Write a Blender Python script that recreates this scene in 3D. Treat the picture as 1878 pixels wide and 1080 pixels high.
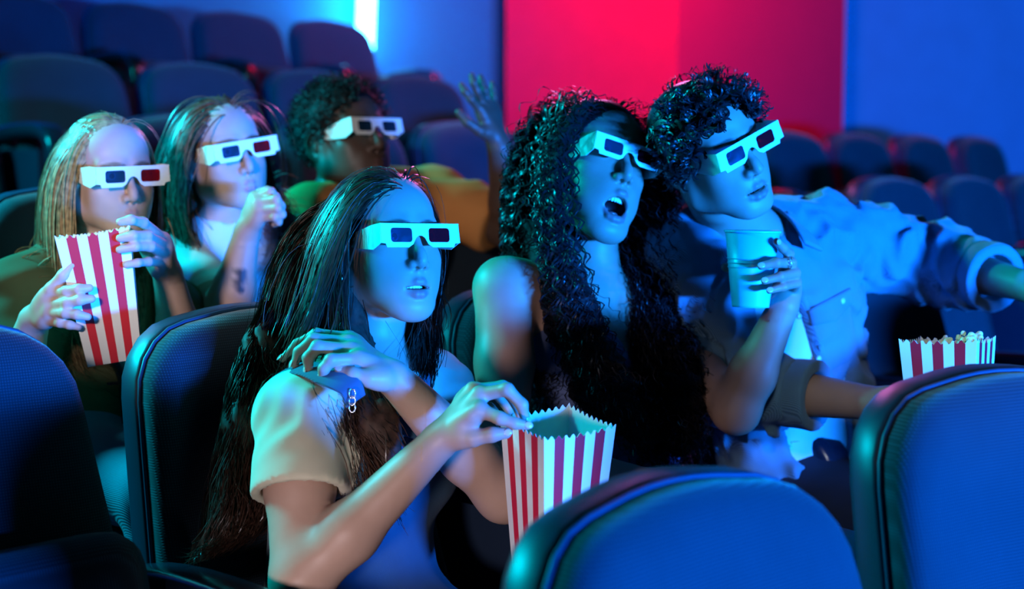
import bpy, bmesh, math, random
import numpy as np
from mathutils import Vector, Matrix

for o in list(bpy.data.objects):
    bpy.data.objects.remove(o)
scene = bpy.context.scene
COL = scene.collection
rng = np.random.default_rng(7)
random.seed(7)

# ---------------------------------------------------------------- camera
F_PX, CX, CY = 2600.0, 939.0, 540.0
CAM_Z = 1.28
PITCH = math.atan(240.0 / F_PX)
cam_d = bpy.data.cameras.new('camera')
cam = bpy.data.objects.new('camera', cam_d)
COL.objects.link(cam)
cam_d.sensor_width = 36.0
cam_d.lens = F_PX / 1878.0 * 36.0
cam_d.clip_start = 0.05
cam.location = (0, 0, CAM_Z)
cam.rotation_euler = (math.pi / 2 - PITCH, 0, 0)
cam_d.dof.use_dof = True
cam_d.dof.focus_distance = 2.1
cam_d.dof.aperture_fstop = 2.6
scene.camera = cam
_fw = np.array([0, math.cos(PITCH), -math.sin(PITCH)])
_up = np.array([0, math.sin(PITCH), math.cos(PITCH)])
_rt = np.array([1.0, 0, 0])


def P(px, py, d):
    """world point at depth d (metres along the view axis) seen at a photo pixel"""
    return np.array([0, 0, CAM_Z]) + _fw * d + _rt * ((px - CX) / F_PX * d) + _up * ((CY - py) / F_PX * d)


def PP(*pts):
    return [P(*p) for p in pts]


# ---------------------------------------------------------------- world and lights
scene.view_settings.view_transform = 'Standard'
scene.view_settings.look = 'None'
scene.view_settings.gamma = 1.0
scene.view_settings.use_curve_mapping = False
scene.view_settings.exposure = 0.0
w = bpy.data.worlds.new('dark_room')
scene.world = w
w.use_nodes = True
w.node_tree.nodes['Background'].inputs[0].default_value = (0.02, 0.10, 0.30, 1)
w.node_tree.nodes['Background'].inputs[1].default_value = 0.035


def light(name, kind, loc, target, energy, color, size=0.5, size_y=None, spot=None, blend=0.1):
    ld = bpy.data.lights.new(name, kind)
    ld.energy = energy
    ld.color = color
    if kind == 'AREA':
        ld.size = size
        if size_y:
            ld.shape = 'RECTANGLE'
            ld.size_y = size_y
    else:
        ld.shadow_soft_size = size
    if kind == 'SPOT':
        ld.spot_size = math.radians(spot)
        ld.spot_blend = blend
    o = bpy.data.objects.new(name, ld)
    COL.objects.link(o)
    o.location = loc
    dv = Vector(target) - Vector(loc)
    o.rotation_euler = dv.to_track_quat('-Z', 'Y').to_euler()
    return o


# screen glow: strong blue, low, from the front right (the audience looks at it)
light('screen_light', 'AREA', (3.5, -1.0, 0.88), (0.2, 2.3, 1.1), 1700, (0.004, 0.19, 1.0), 1.3, 0.22)
# teal stage lamp from the left behind the seats
light('teal_lamp', 'AREA', (-2.5, 2.9, 2.5), (-0.5, 2.3, 1.1), 210, (0.0, 0.72, 0.90), 0.5)
# added teal spot, close, to brighten the long brown hair; no real lamp
light('hair_fill_teal', 'SPOT', (-1.7, 2.05, 1.95), (-0.36, 2.14, 1.12), 140, (0.0, 0.75, 0.85), 0.08, spot=20, blend=0.5)
# added fill spot, low left: neutral light on arms, shirts and the popcorn box
light('arm_fill_spot', 'SPOT', (-0.55, 0.45, 0.8), (-0.10, 2.05, 0.74), 60, (1.0, 0.86, 0.93), 0.10, spot=22, blend=0.35)
# added fill spot that brightens the row behind, not a house light
light('back_row_fill_spot', 'SPOT', (-0.9, 0.4, 1.6), (-0.55, 2.4, 1.28), 110, (1.0, 0.86, 0.85), 0.10, spot=23, blend=0.4)
# added fill spot from the front on the hands and carton at the right
light('lap_fill_spot', 'SPOT', (0.2, 0.3, 1.9), (0.64, 2.25, 0.90), 45, (0.85, 0.90, 0.95), 0.08, spot=16, blend=0.5)
# pink lamp behind, for the rims on the hair
light('pink_lamp', 'AREA', (0.35, 5.6, 2.6), (-0.4, 2.6, 1.2), 20, (1.0, 0.22, 0.75), 0.3)
# red wash on the pillar
light('red_wash', 'AREA', (0.35, 6.8, 3.3), (0.75, 8.4, 1.9), 75, (1.0, 0.0, 0.10), 0.8)
# blue wash on the right wall
light('blue_wash', 'AREA', (3.2, 6.5, 3.2), (3.0, 9.0, 1.8), 13, (0.0, 0.36, 1.0), 0.8)


# ---------------------------------------------------------------- materials
def _nodes(name):
    m = bpy.data.materials.new(name)
    m.use_nodes = True
    nt = m.node_tree
    return m, nt, nt.nodes['Principled BSDF']


def mat(name, col, rough=0.6, spec=0.5, noise=0.12, nscale=40.0, bump=0.0, metal=0.0, coat=0.0, sheen=0.0, attr=None):
    m, nt, b = _nodes(name)
    N, L = nt.nodes, nt.links
    tc = N.new('ShaderNodeTexCoord')
    nz = N.new('ShaderNodeTexNoise')
    nz.inputs['Scale'].default_value = nscale
    nz.inputs['Detail'].default_value = 3
    L.new(tc.outputs['Object'], nz.inputs['Vector'])
    mp = N.new('ShaderNodeMapRange')
    mp.inputs['To Min'].default_value = 1 - noise
    mp.inputs['To Max'].default_value = 1 + noise
    L.new(nz.outputs['Fac'], mp.inputs['Value'])
    mx = N.new('ShaderNodeMix')
    mx.data_type = 'RGBA'
    mx.blend_type = 'MULTIPLY'
    mx.inputs['Factor'].default_value = 1
    if attr:
        at = N.new('ShaderNodeAttribute')
        at.attribute_name = attr
        L.new(at.outputs['Color'], mx.inputs[6])
    else:
        mx.inputs[6].default_value = (*col, 1)
    L.new(mp.outputs['Result'], mx.inputs[7])
    L.new(mx.outputs[2], b.inputs['Base Color'])
    b.inputs['Roughness'].default_value = rough
    b.inputs['Specular IOR Level'].default_value = spec
    b.inputs['Metallic'].default_value = metal
    b.inputs['Coat Weight'].default_value = coat
    b.inputs['Sheen Weight'].default_value = sheen
    if bump:
        bp = N.new('ShaderNodeBump')
        bp.inputs['Strength'].default_value = bump
        bp.inputs['Distance'].default_value = 0.002
        L.new(nz.outputs['Fac'], bp.inputs['Height'])
        L.new(bp.outputs['Normal'], b.inputs['Normal'])
    return m


def weave_mat(name, base, dot, pitch=0.0045, rough=0.85, twill=False):
    """woven cloth: regular dots (seat cover) or diagonal twill (denim) in object space"""
    m, nt, b = _nodes(name)
    N, L = nt.nodes, nt.links
    tc = N.new('ShaderNodeTexCoord')
    sp = N.new('ShaderNodeSeparateXYZ')
    L.new(tc.outputs['Object'], sp.inputs[0])

    def mth(op, a, bb=None):
        n = N.new('ShaderNodeMath')
        n.operation = op
        for i, v in enumerate((a, bb)):
            if v is None:
                continue
            if isinstance(v, (int, float)):
                n.inputs[i].default_value = v
            else:
                L.new(v, n.inputs[i])
        return n.outputs[0]
    k = 2 * math.pi / pitch
    xz = mth('ADD', sp.outputs[0], sp.outputs[2])
    zx = mth('SUBTRACT', sp.outputs[2], sp.outputs[0])
    if twill:
        s = mth('SINE', mth('MULTIPLY', mth('ADD', xz, sp.outputs[1]), k))
        fac = mth('MULTIPLY_ADD', s, 0.5)
        fac.node.inputs[2].default_value = 0.5
    else:
        s1 = mth('SINE', mth('MULTIPLY', xz, k * 0.7))
        s2 = mth('SINE', mth('MULTIPLY', zx, k * 0.7))
        pr = mth('MULTIPLY', s1, s2)
        fac = mth('MAXIMUM', pr, 0.0)
    nz = N.new('ShaderNodeTexNoise')
    nz.inputs['Scale'].default_value = 14
    nz.inputs['Detail'].default_value = 4
    L.new(tc.outputs['Object'], nz.inputs['Vector'])
    f2 = mth('MULTIPLY', fac, mth('ADD', nz.outputs['Fac'], 0.35))
    mx = N.new('ShaderNodeMix')
    mx.data_type = 'RGBA'
    mx.inputs[6].default_value = (*base, 1)
    mx.inputs[7].default_value = (*dot, 1)
    L.new(f2, mx.inputs['Factor'])
    L.new(mx.outputs[2], b.inputs['Base Color'])
    b.inputs['Roughness'].default_value = rough
    b.inputs['Specular IOR Level'].default_value = 0.25
    b.inputs['Sheen Weight'].default_value = 0.15
    bp = N.new('ShaderNodeBump')
    bp.inputs['Strength'].default_value = 0.35
    bp.inputs['Distance'].default_value = 0.0012
    L.new(fac, bp.inputs['Height'])
    L.new(bp.outputs['Normal'], b.inputs['Normal'])
    return m


def emit_mat(name, col, strength):
    m, nt, b = _nodes(name)
    b.inputs['Base Color'].default_value = (*col, 1)
    b.inputs['Emission Color'].default_value = (*col, 1)
    b.inputs['Emission Strength'].default_value = strength
    return m


def lens_mat(name, col, alpha):
    m, nt, b = _nodes(name)
    N, L = nt.nodes, nt.links
    tr = N.new('ShaderNodeBsdfTransparent')
    tr.inputs[0].default_value = (*col, 1)
    b.inputs['Base Color'].default_value = (*[c * 0.35 for c in col], 1)
    b.inputs['Roughness'].default_value = 0.12
    mx = N.new('ShaderNodeMixShader')
    mx.inputs[0].default_value = alpha
    L.new(tr.outputs[0], mx.inputs[1])
    L.new(b.outputs[0], mx.inputs[2])
    L.new(mx.outputs[0], N['Material Output'].inputs[0])
    return m


# ---------------------------------------------------------------- objects
def tag(o, label, cat, group=None, kind=None):
    o['label'] = label
    if cat:
        o['category'] = cat
    if group:
        o['group'] = group
    if kind:
        o['kind'] = kind
    return o


def empty(name, loc, label, cat, group=None, rot=None):
    o = bpy.data.objects.new(name, None)
    o.empty_display_size = 0.05
    COL.objects.link(o)
    o.location = tuple(loc)
    if rot is not None:
        o.rotation_euler = rot
    return tag(o, label, cat, group)


def link_mesh(name, me, material=None, parent=None, smooth=True, world=True):
    o = bpy.data.objects.new(name, me)
    COL.objects.link(o)
    if material is not None:
        for mm in (material if isinstance(material, (list, tuple)) else [material]):
            me.materials.append(mm)
    if smooth:
        me.polygons.foreach_set('use_smooth', np.ones(len(me.polygons), dtype=bool))
    if parent is not None:
        o.parent = parent
        if world:   # vertices given in world space: undo the parent's transform
            M = parent.matrix_basis.copy()
            q = parent.parent
            while q is not None:
                M = q.matrix_basis @ M
                q = q.parent
            o.matrix_parent_inverse = M.inverted()
    return o


def np_mesh(name, V, Fc, mats=None):
    """mesh from numpy: V (n,3), Fc list of int arrays shaped (m,3) or (m,4)"""
    me = bpy.data.meshes.new(name)
    V = np.asarray(V, dtype=np.float32)
    if isinstance(Fc, np.ndarray):
        Fc = [Fc]
    Fc = [np.asarray(f, dtype=np.int32) for f in Fc if len(f)]
    nl = sum(f.size for f in Fc)
    npoly = sum(len(f) for f in Fc)
    me.vertices.add(len(V))
    me.vertices.foreach_set('co', V.ravel())
    me.loops.add(nl)
    me.loops.foreach_set('vertex_index', np.concatenate([f.ravel() for f in Fc]))
    me.polygons.add(npoly)
    tot = np.concatenate([np.full(len(f), f.shape[1], dtype=np.int32) for f in Fc])
    st = np.concatenate([[0], np.cumsum(tot)[:-1]]).astype(np.int32)
    me.polygons.foreach_set('loop_start', st)
    me.polygons.foreach_set('loop_total', tot)
    if mats is not None:
        me.polygons.foreach_set('material_index', np.asarray(mats, dtype=np.int32))
    me.update(calc_edges=True)
    me.validate()
    return me


def py_mesh(name, V, Fc, mats=None):
    me = bpy.data.meshes.new(name)
    me.from_pydata([tuple(map(float, v)) for v in V], [], [tuple(map(int, f)) for f in Fc])
    if mats is not None:
        me.polygons.foreach_set('material_index', mats)
    me.update()
    return me


def unit(v):
    v = np.asarray(v, float)
    return v / (np.linalg.norm(v) + 1e-12)


def catmull(pts, n):
    pts = np.asarray(pts, float)
    m = len(pts)
    t = np.linspace(0, m - 1, n)
    i = np.clip(t.astype(int), 0, m - 2)
    u = (t - i)[:, None]
    p = np.vstack([2 * pts[0] - pts[1], pts, 2 * pts[-1] - pts[-2]])
    p0, p1, p2, p3 = p[i], p[i + 1], p[i + 2], p[i + 3]
    return 0.5 * (2 * p1 + (p2 - p0) * u + (2 * p0 - 5 * p1 + 4 * p2 - p3) * u * u + (3 * p1 - p0 - 3 * p2 + p3) * u ** 3)


def sweep(pts, prof, upv, closed_prof=True, caps=True, radii=None):
    """sweep a 2D profile (k,2) along a polyline; upv is the rough up direction (one or per point)"""
    pts = np.asarray(pts, float)
    n, k = len(pts), len(prof)
    T = np.gradient(pts, axis=0)
    T /= np.linalg.norm(T, axis=1)[:, None] + 1e-12
    U = np.broadcast_to(np.asarray(upv, float), (n, 3)).copy()
    S = np.cross(T, U)
    S /= np.linalg.norm(S, axis=1)[:, None] + 1e-12
    U = np.cross(S, T)
    r = np.ones(n) if radii is None else np.asarray(radii, float)
    V = (pts[:, None, :] + S[:, None, :] * (prof[None, :, 0:1] * r[:, None, None]) + U[:, None, :] * (prof[None, :, 1:2] * r[:, None, None])).reshape(-1, 3)
    Fc = []
    kk = k if closed_prof else k - 1
    for i in range(n - 1):
        for j in range(kk):
            a, b2 = i * k + j, i * k + (j + 1) % k
            Fc.append((a, b2, b2 + k, a + k))
    if caps and closed_prof:
        Fc.append(tuple(range(k))[::-1])
        Fc.append(tuple((n - 1) * k + j for j in range(k)))
    return V, Fc


def circ(r, k=8, ry=None):
    a = np.linspace(0, 2 * math.pi, k, endpoint=False)
    return np.stack([np.cos(a) * r, np.sin(a) * (ry or r)], 1)


def rrect(wd, ht, r, seg=3):
    out = []
    for cx, cy, a0 in ((wd / 2 - r, ht / 2 - r, 0), (-wd / 2 + r, ht / 2 - r, 90), (-wd / 2 + r, -ht / 2 + r, 180), (wd / 2 - r, -ht / 2 + r, 270)):
        for i in range(seg + 1):
            a = math.radians(a0 + 90 * i / seg)
            out.append((cx + r * math.cos(a), cy + r * math.sin(a)))
    return np.array(out)


class Bag:
    """collects geometry of ONE part"""
    def __init__(s):
        s.V, s.F, s.M = [], [], []

    def add(s, V, Fc, m=0):
        o = len(s.V)
        s.V += [tuple(v) for v in V]
        s.F += [tuple(i + o for i in f) for f in Fc]
        s.M += [m] * len(Fc)
        return s

    def box(s, c, d, R=None, m=0):
        c, d = np.asarray(c, float), np.asarray(d, float) / 2
        v = np.array([(x, y, z) for x in (-1, 1) for y in (-1, 1) for z in (-1, 1)]) * d
        if R is not None:
            v = v @ np.asarray(R).T
        return s.add(v + c, [(0, 1, 3, 2), (4, 6, 7, 5), (0, 4, 5, 1), (2, 3, 7, 6), (0, 2, 6, 4), (1, 5, 7, 3)], m)

    def lathe(s, prof, k=24, o=(0, 0, 0), m=0):
        V, Fc = [], []
        for r, z in prof:
            for j in range(k):
                a = 2 * math.pi * j / k
                V.append((o[0] + r * math.cos(a), o[1] + r * math.sin(a), o[2] + z))
        for i in range(len(prof) - 1):
            for j in range(k):
                a, b2 = i * k + j, i * k + (j + 1) % k
                Fc.append((a, b2, b2 + k, a + k))
        return s.add(V, Fc, m)

    def xf(s, R, t):
        s.V = [tuple(np.asarray(R) @ np.asarray(v) + np.asarray(t)) for v in s.V]
        return s

    def build(s, name, material, parent=None, smooth=True, world=True, bevel=0):
        me = py_mesh(name, s.V, s.F, s.M)
        o = link_mesh(name, me, material, parent, smooth, world)
        if bevel:
            b = o.modifiers.new('bevel', 'BEVEL')
            b.width = bevel
            b.segments = 2
        return o


def rotm(yaw=0, pitch=0, roll=0):
    """yaw: turn from facing the camera towards image right; pitch up; roll clockwise (degrees)"""
    a, b, c = map(math.radians, (yaw, -pitch, roll))
    Rz = np.array([[math.cos(a), -math.sin(a), 0], [math.sin(a), math.cos(a), 0], [0, 0, 1]])
    Rx = np.array([[1, 0, 0], [0, math.cos(b), -math.sin(b)], [0, math.sin(b), math.cos(b)]])
    Ry = np.array([[math.cos(c), 0, math.sin(c)], [0, 1, 0], [-math.sin(c), 0, math.cos(c)]])
    return Rz @ Rx @ Ry


# ---------------------------------------------------------------- implicit surfaces (bodies, clothes)
class Sdf:
    def __init__(s, lo, hi, h):
        s.h = h
        s.lo = np.asarray(lo, float)
        s.n = np.maximum(np.ceil((np.asarray(hi, float) - s.lo) / h).astype(int) + 1, 4)
        s.F = np.full(s.n, 0.5, dtype=np.float32)
        s.ax = [(s.lo[i] + np.arange(s.n[i]) * h).astype(np.float32) for i in range(3)]

    def _sl(s, lo, hi, pad):
        sl, ok = [], True
        for i in range(3):
            a = int(math.floor((lo[i] - pad - s.lo[i]) / s.h))
            b = int(math.ceil((hi[i] + pad - s.lo[i]) / s.h)) + 1
            a, b = max(a, 0), min(b, s.n[i])
            if b <= a:
                ok = False
            sl.append(slice(a, b))
        if not ok:
            return None
        X = s.ax[0][sl[0]][:, None, None]
        Y = s.ax[1][sl[1]][None, :, None]
        Z = s.ax[2][sl[2]][None, None, :]
        return tuple(sl), X, Y, Z

    def _op(s, sl, d, k, op):
        A = s.F[sl]
        k = max(k, 1e-5)
        if op == 'u':
            hh = np.maximum(k - np.abs(A - d), 0) / k
            s.F[sl] = np.minimum(A, d) - hh * hh * k * 0.25
        elif op == 's':
            hh = np.maximum(k - np.abs(A + d), 0) / k
            s.F[sl] = np.maximum(A, -d) + hh * hh * k * 0.25
        elif op == 'i':
            hh = np.maximum(k - np.abs(A - d), 0) / k
            s.F[sl] = np.maximum(A, d) + hh * hh * k * 0.25

    def cone(s, a, b, ra, rb, k=0.01, op='u'):
        a, b = np.asarray(a, float), np.asarray(b, float)
        r = max(ra, rb)
        q = s._sl(np.minimum(a, b) - r, np.maximum(a, b) + r, k + 3 * s.h)
        if q is None:
            return
        sl, X, Y, Z = q
        ba = b - a
        L2 = float(ba @ ba) + 1e-12
        t = np.clip(((X - a[0]) * ba[0] + (Y - a[1]) * ba[1] + (Z - a[2]) * ba[2]) / L2, 0, 1)
        d = np.sqrt((X - a[0] - t * ba[0]) ** 2 + (Y - a[1] - t * ba[1]) ** 2 + (Z - a[2] - t * ba[2]) ** 2) - (ra + (rb - ra) * t)
        s._op(sl, d.astype(np.float32), k, op)

    def chain(s, pts, rad, k=0.01, op='u'):
        for i in range(len(pts) - 1):
            s.cone(pts[i], pts[i + 1], rad[i], rad[i + 1], k, op)

    def ell(s, c, r, R=None, k=0.01, op='u'):
        c, r = np.asarray(c, float), np.asarray(r, float)
        R = np.eye(3) if R is None else np.asarray(R, float)
        ext = np.sqrt(((R * r[None, :]) ** 2).sum(1))
        q = s._sl(c - ext, c + ext, k + 3 * s.h)
        if q is None:
            return
        sl, X, Y, Z = q
        dx, dy, dz = X - c[0], Y - c[1], Z - c[2]
        l = [R[0, i] * dx + R[1, i] * dy + R[2, i] * dz for i in range(3)]
        k0 = np.sqrt(sum((l[i] / r[i]) ** 2 for i in range(3))) + 1e-9
        k1 = np.sqrt(sum((l[i] / r[i] ** 2) ** 2 for i in range(3))) + 1e-9
        d = k0 * (k0 - 1) / k1
        s._op(sl, d.astype(np.float32), k, op)

    def plane(s, p, n, k=0.003, op='s'):
        """remove (op s) the half space on the n side of p"""
        n = unit(n)
        X, Y, Z = s.ax[0][:, None, None], s.ax[1][None, :, None], s.ax[2][None, None, :]
        d = -((X - p[0]) * n[0] + (Y - p[1]) * n[1] + (Z - p[2]) * n[2])
        s._op((slice(None),) * 3, d.astype(np.float32), k, op)

    def slab(s, p, n, r, fn=None):
        pass

    def box(s, c, hd, R=None, rnd=0.0, k=0.003, op='u'):
        c, hd = np.asarray(c, float), np.asarray(hd, float)
        R = np.eye(3) if R is None else np.asarray(R, float)
        ext = np.abs(R) @ hd
        q = s._sl(c - ext, c + ext, k + 3 * s.h + (0.0 if op == 'u' else 0.02))
        if q is None:
            return
        sl, X, Y, Z = q
        dx, dy, dz = X - c[0], Y - c[1], Z - c[2]
        l = [np.abs(R[0, i] * dx + R[1, i] * dy + R[2, i] * dz) - hd[i] + rnd for i in range(3)]
        d = np.sqrt(sum(np.maximum(q2, 0) ** 2 for q2 in l)) + np.minimum(np.maximum(np.maximum(l[0], l[1]), l[2]), 0) - rnd
        s._op(sl, d.astype(np.float32), k, op)

    def wrinkle(s, amp, freq, axis, seed=0):
        """cloth folds: a warped ridge noise added to the field close to the surface"""
        idx = np.argwhere(np.abs(s.F) < 0.02)
        if not len(idx):
            return
        p = s.lo + idx * s.h
        a = unit(axis)
        r = np.random.default_rng(seed)
        t1 = unit(np.cross(a, [0.3, 0.5, 0.8]))
        t2 = np.cross(a, t1)
        u, v, w2 = p @ a, p @ t1, p @ t2
        ph = r.uniform(0, 6.28, 8)
        warp = 0.9 * np.sin(v * freq * 0.45 + ph[0]) + 0.9 * np.sin(w2 * freq * 0.5 + ph[1]) + 0.5 * np.sin((v + w2) * freq * 0.9 + ph[2])
        f = np.sin(u * freq + warp + ph[3]) + 0.6 * np.sin(u * freq * 1.9 + 1.6 * warp + v * freq * 0.6 + ph[4])
        ampm = 0.45 + 0.55 * np.sin(v * freq * 0.3 + ph[5]) * np.sin(w2 * freq * 0.33 + u * freq * .2 + ph[6])
        f = f * np.abs(ampm)
        s.F[idx[:, 0], idx[:, 1], idx[:, 2]] += (amp * f).astype(np.float32)

    def mesh(s, smooth=1):
        F = s.F
        ins = F < 0
        cnt = np.zeros(tuple(np.array(F.shape) - 1), dtype=np.uint8)
        offs = [(i, j, k) for i in (0, 1) for j in (0, 1) for k in (0, 1)]
        n0, n1, n2 = F.shape
        for i, j, k in offs:
            cnt += ins[i:n0 - 1 + i, j:n1 - 1 + j, k:n2 - 1 + k]
        act = np.argwhere((cnt > 0) & (cnt < 8))
        if not len(act):
            return np.zeros((0, 3)), np.zeros((0, 4), int)
        vid = np.full(cnt.shape, -1, dtype=np.int32)
        vid[act[:, 0], act[:, 1], act[:, 2]] = np.arange(len(act))
        val = np.stack([F[act[:, 0] + i, act[:, 1] + j, act[:, 2] + k] for i, j, k in offs], 1)
        acc = np.zeros((len(act), 3))
        num = np.zeros(len(act))
        oa = np.array(offs, float)
        for a in range(8):
            for b in range(a + 1, 8):
                if np.abs(oa[a] - oa[b]).sum() != 1:
                    continue
                va, vb = val[:, a], val[:, b]
                x = (va < 0) != (vb < 0)
                t = np.where(x, va / (va - vb + 1e-20), 0)
                pt = oa[a] + (oa[b] - oa[a]) * t[:, None]
                acc += pt * x[:, None]
                num += x
        V = s.lo + (act + acc / num[:, None]) * s.h
        Q = []
        for axis in range(3):
            sh = [slice(None)] * 3
            s0, s1 = list(sh), list(sh)
            s0[axis], s1[axis] = slice(0, -1), slice(1, None)
            A, B = ins[tuple(s0)], ins[tuple(s1)]
            e = np.argwhere(A != B)
            o1, o2 = [(1, 2), (2, 0), (0, 1)][axis]
            good = (e[:, o1] > 0) & (e[:, o2] > 0) & (e[:, o1] < F.shape[o1] - 1) & (e[:, o2] < F.shape[o2] - 1)
            e = e[good]
            fl = A[e[:, 0], e[:, 1], e[:, 2]]

            def cell(d1, d2):
                c = e.copy()
                c[:, o1] -= d1
                c[:, o2] -= d2
                return vid[c[:, 0], c[:, 1], c[:, 2]]
            q = np.stack([cell(1, 1), cell(0, 1), cell(0, 0), cell(1, 0)], 1)
            q[~fl] = q[~fl][:, ::-1]
            Q.append(q)
        Q = np.concatenate(Q)
        for _ in range(smooth):
            E = np.concatenate([Q[:, [0, 1]], Q[:, [1, 2]], Q[:, [2, 3]], Q[:, [3, 0]]])
            deg = np.bincount(E[:, 0], minlength=len(V)) + np.bincount(E[:, 1], minlength=len(V))
            S = np.stack([np.bincount(E[:, 0], V[E[:, 1], i], len(V)) + np.bincount(E[:, 1], V[E[:, 0], i], len(V)) for i in range(3)], 1)
            V = V * 0.5 + 0.5 * S / np.maximum(deg, 1)[:, None]
        if smooth:      # bring the smoothed vertices back onto the surface
            def samp(A, q):
                g = np.clip((q - s.lo) / s.h, 0, np.array(A.shape) - 1.001)
                i = g.astype(int)
                f = g - i
                out = 0
                for a, b, c in offs:
                    wgt = (f[:, 0] if a else 1 - f[:, 0]) * (f[:, 1] if b else 1 - f[:, 1]) * (f[:, 2] if c else 1 - f[:, 2])
                    out = out + wgt * A[i[:, 0] + a, i[:, 1] + b, i[:, 2] + c]
                return out
            e = s.h
            gr = np.stack([samp(F, V + e * np.eye(3)[k]) - samp(F, V - e * np.eye(3)[k]) for k in range(3)], 1) / (2 * e)
            g2 = (gr ** 2).sum(1)
            st = np.where(g2 > .1, samp(F, V) / np.maximum(g2, .1), 0)
            V = V - gr * np.clip(st, -.4 * e, .4 * e)[:, None]
        return V, Q


def set_col(me, C):
    """per-vertex pigment"""
    a = me.color_attributes.new('pigment', 'FLOAT_COLOR', 'POINT')
    C4 = np.ones((len(C), 4), dtype=np.float32)
    C4[:, :3] = C
    a.data.foreach_set('color', C4.ravel())


# ---------------------------------------------------------------- heads
class Head:
    """local frame: +x the person's left, -y forward, +z up, z = 0 at eye height, metres"""

    def __init__(s, nasion, yaw, pitch, roll, scale=1.0, **o):
        s.R = rotm(yaw, pitch, roll)
        s.s = scale
        s.t = np.asarray(nasion, float) - s.R @ (np.array([0, -0.094, 0.0]) * scale)
        s.o = dict(open=0.004, male=0.0, smile=0.0, lipw=1.0, nose=1.0, jawx=0.0)
        s.o.update(o)

    def w(s, x, y, z):
        return s.R @ (np.array([x, y, z], float) * s.s) + s.t

    def local(s, V):
        return (np.asarray(V) - s.t) @ s.R / s.s

    def sculpt(s, S):
        o, k1, w = s.o, s.s, s.w
        op, ml = o['open'], o['male']
        dj = -op * 0.85          # how far the chin drops
        yj = op * 0.25           # and swings back

        def E(c, r, k=0.012, opn='u', R=None):
            S.ell(w(*c), np.array(r) * k1, s.R if R is None else s.R @ R, k * k1, opn)

        def C(a, b, ra, rb, k=0.01, opn='u'):
            S.cone(w(*a), w(*b), ra * k1, rb * k1, k * k1, opn)
        # skull and face masses
        E((0, .010, .032), (.072, .090, .076))
        E((0, -.030, .030), (.060, .0605, .062), .02)
        E((0, -.030, -.020), (.0575, .058, .060), .02)
        E((0, -.045, -.050 + dj * .3), (.043, .044, .045), .02)
        for sx in (-1, 1):
            C((sx * .050, .000, -.030), (sx * (.047 + ml * .004), -.004 + yj, -.064 + dj * .5), .018, .014, .035)
            C((sx * (.046 + ml * .004), -.006 + yj, -.065 + dj * .5), (sx * (.015 + ml * .003), -.074 + yj, -.099 + dj), .015, .0130, .035)
            C((sx * .022, -.068, -.052 + dj * .2), (sx * .020, -.066 + yj, -.088 + dj), .018, .016, .025)
            E((sx * .042, -.052, -.030), (.019, .022, .018), .022)          # cheekbone
            E((sx * .038, -.045, -.060 + dj * .4), (.017, .024, .024), .025)   # cheek
            C((sx * .014, -.0855, .018), (sx * .043, -.070, .019), .0075 + ml * .0015, .007, .016)  # brow
        E((0, -.076 + yj, -.099 + dj), (.015 + ml * .003, .0135, .0125), .02)   # chin
        E((0, -.070, -.064 + dj * .15), (.030, .0262, .020), .018)                # muzzle
        # eyes
        for sx in (-1, 1):
            E((sx * .031, -.0945, .001), (.0165, .0115, .0095), .014, 's')
        for sx in (-1, 1):
            E((sx * .0315, -.0735, .000), (.0135, .0130, .0128), .005)
            E((sx * .0318, -.0905, -.0005), (.0150, .0115, .0050), .002, 's')
        # nose
        ns = o['nose']
        C((0, -.0875, .006), (0, -.1065, -.030), .0068, .0075, .012)
        C((0, -.1045, -.028), (0, -.1075, -.038), .0075, .0092 * ns, .007)
        for sx in (-1, 1):
            E((sx * .0115 * ns, -.0965, -.0425), (.0068 * ns, .0095, .0075), .006)
        C((0, -.104, -.043), (0, -.092, -.050), .005, .0045, .006)
        for sx in (-1, 1):
            E((sx * .0062 * ns, -.1005, -.0495), (.0036, .0058, .0042), .002, 's')
        # mouth
        zm = -.0725
        lw = .0250 * o['lipw'] * (1 - min(op, .03) * 6)
        zl = zm - op
        cz = zm - op * .5 + o['smile'] * .004
        if op > 0.001:
            E((0, -.083 + yj * .3, zm - op * .5), (lw * .95, .028, max(op * .56, .0026)), .002, 's')
        cu = [(-lw, -.0805, cz), (-lw * .55, -.0920, zm + .0030), (-lw * .2, -.0968, zm + .0056), (0, -.0968, zm + .0044),
              (lw * .2, -.0968, zm + .0056), (lw * .55, -.0920, zm + .0030), (lw, -.0805, cz)]
        ru = [.0016, .0040, .0050, .0047, .0050, .0040, .0016]
        cl = [(-lw, -.0805, cz), (-lw * .55, -.0908 + yj * .6, zl - .0042), (-lw * .2, -.0955 + yj, zl - .0062),
              (lw * .2, -.0955 + yj, zl - .0062), (lw * .55, -.0908 + yj * .6, zl - .0042), (lw, -.0805, cz)]
        rl = [.0016, .0046, .0063, .0063, .0046, .0016]
        for c, r, kk in ((cu, ru, .0035), (cl, rl, .0035)):
            for i in range(len(c) - 1):
                C(c[i], c[i + 1], r[i], r[i + 1], kk)
        s.lips = (cu, ru, cl, rl)
        s.mouth = (zm, op, lw, yj)
        # ears
        for sx in (-1, 1):
            Re = rotm(sx * -22, 0, sx * 8)
            E((sx * .0740, .014, -.016), (.0065, .0165, .0295), .004, 'u', Re)
            E((sx * .0790, .010, -.014), (.0052, .0100, .0170), .003, 's', Re)
            E((sx * .0725, .004, -.022), (.0050, .0060, .0080), .004)
            C((sx * .0715, .006, -.040), (sx * .0720, .007, -.045), .0055, .0055, .005)

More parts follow.
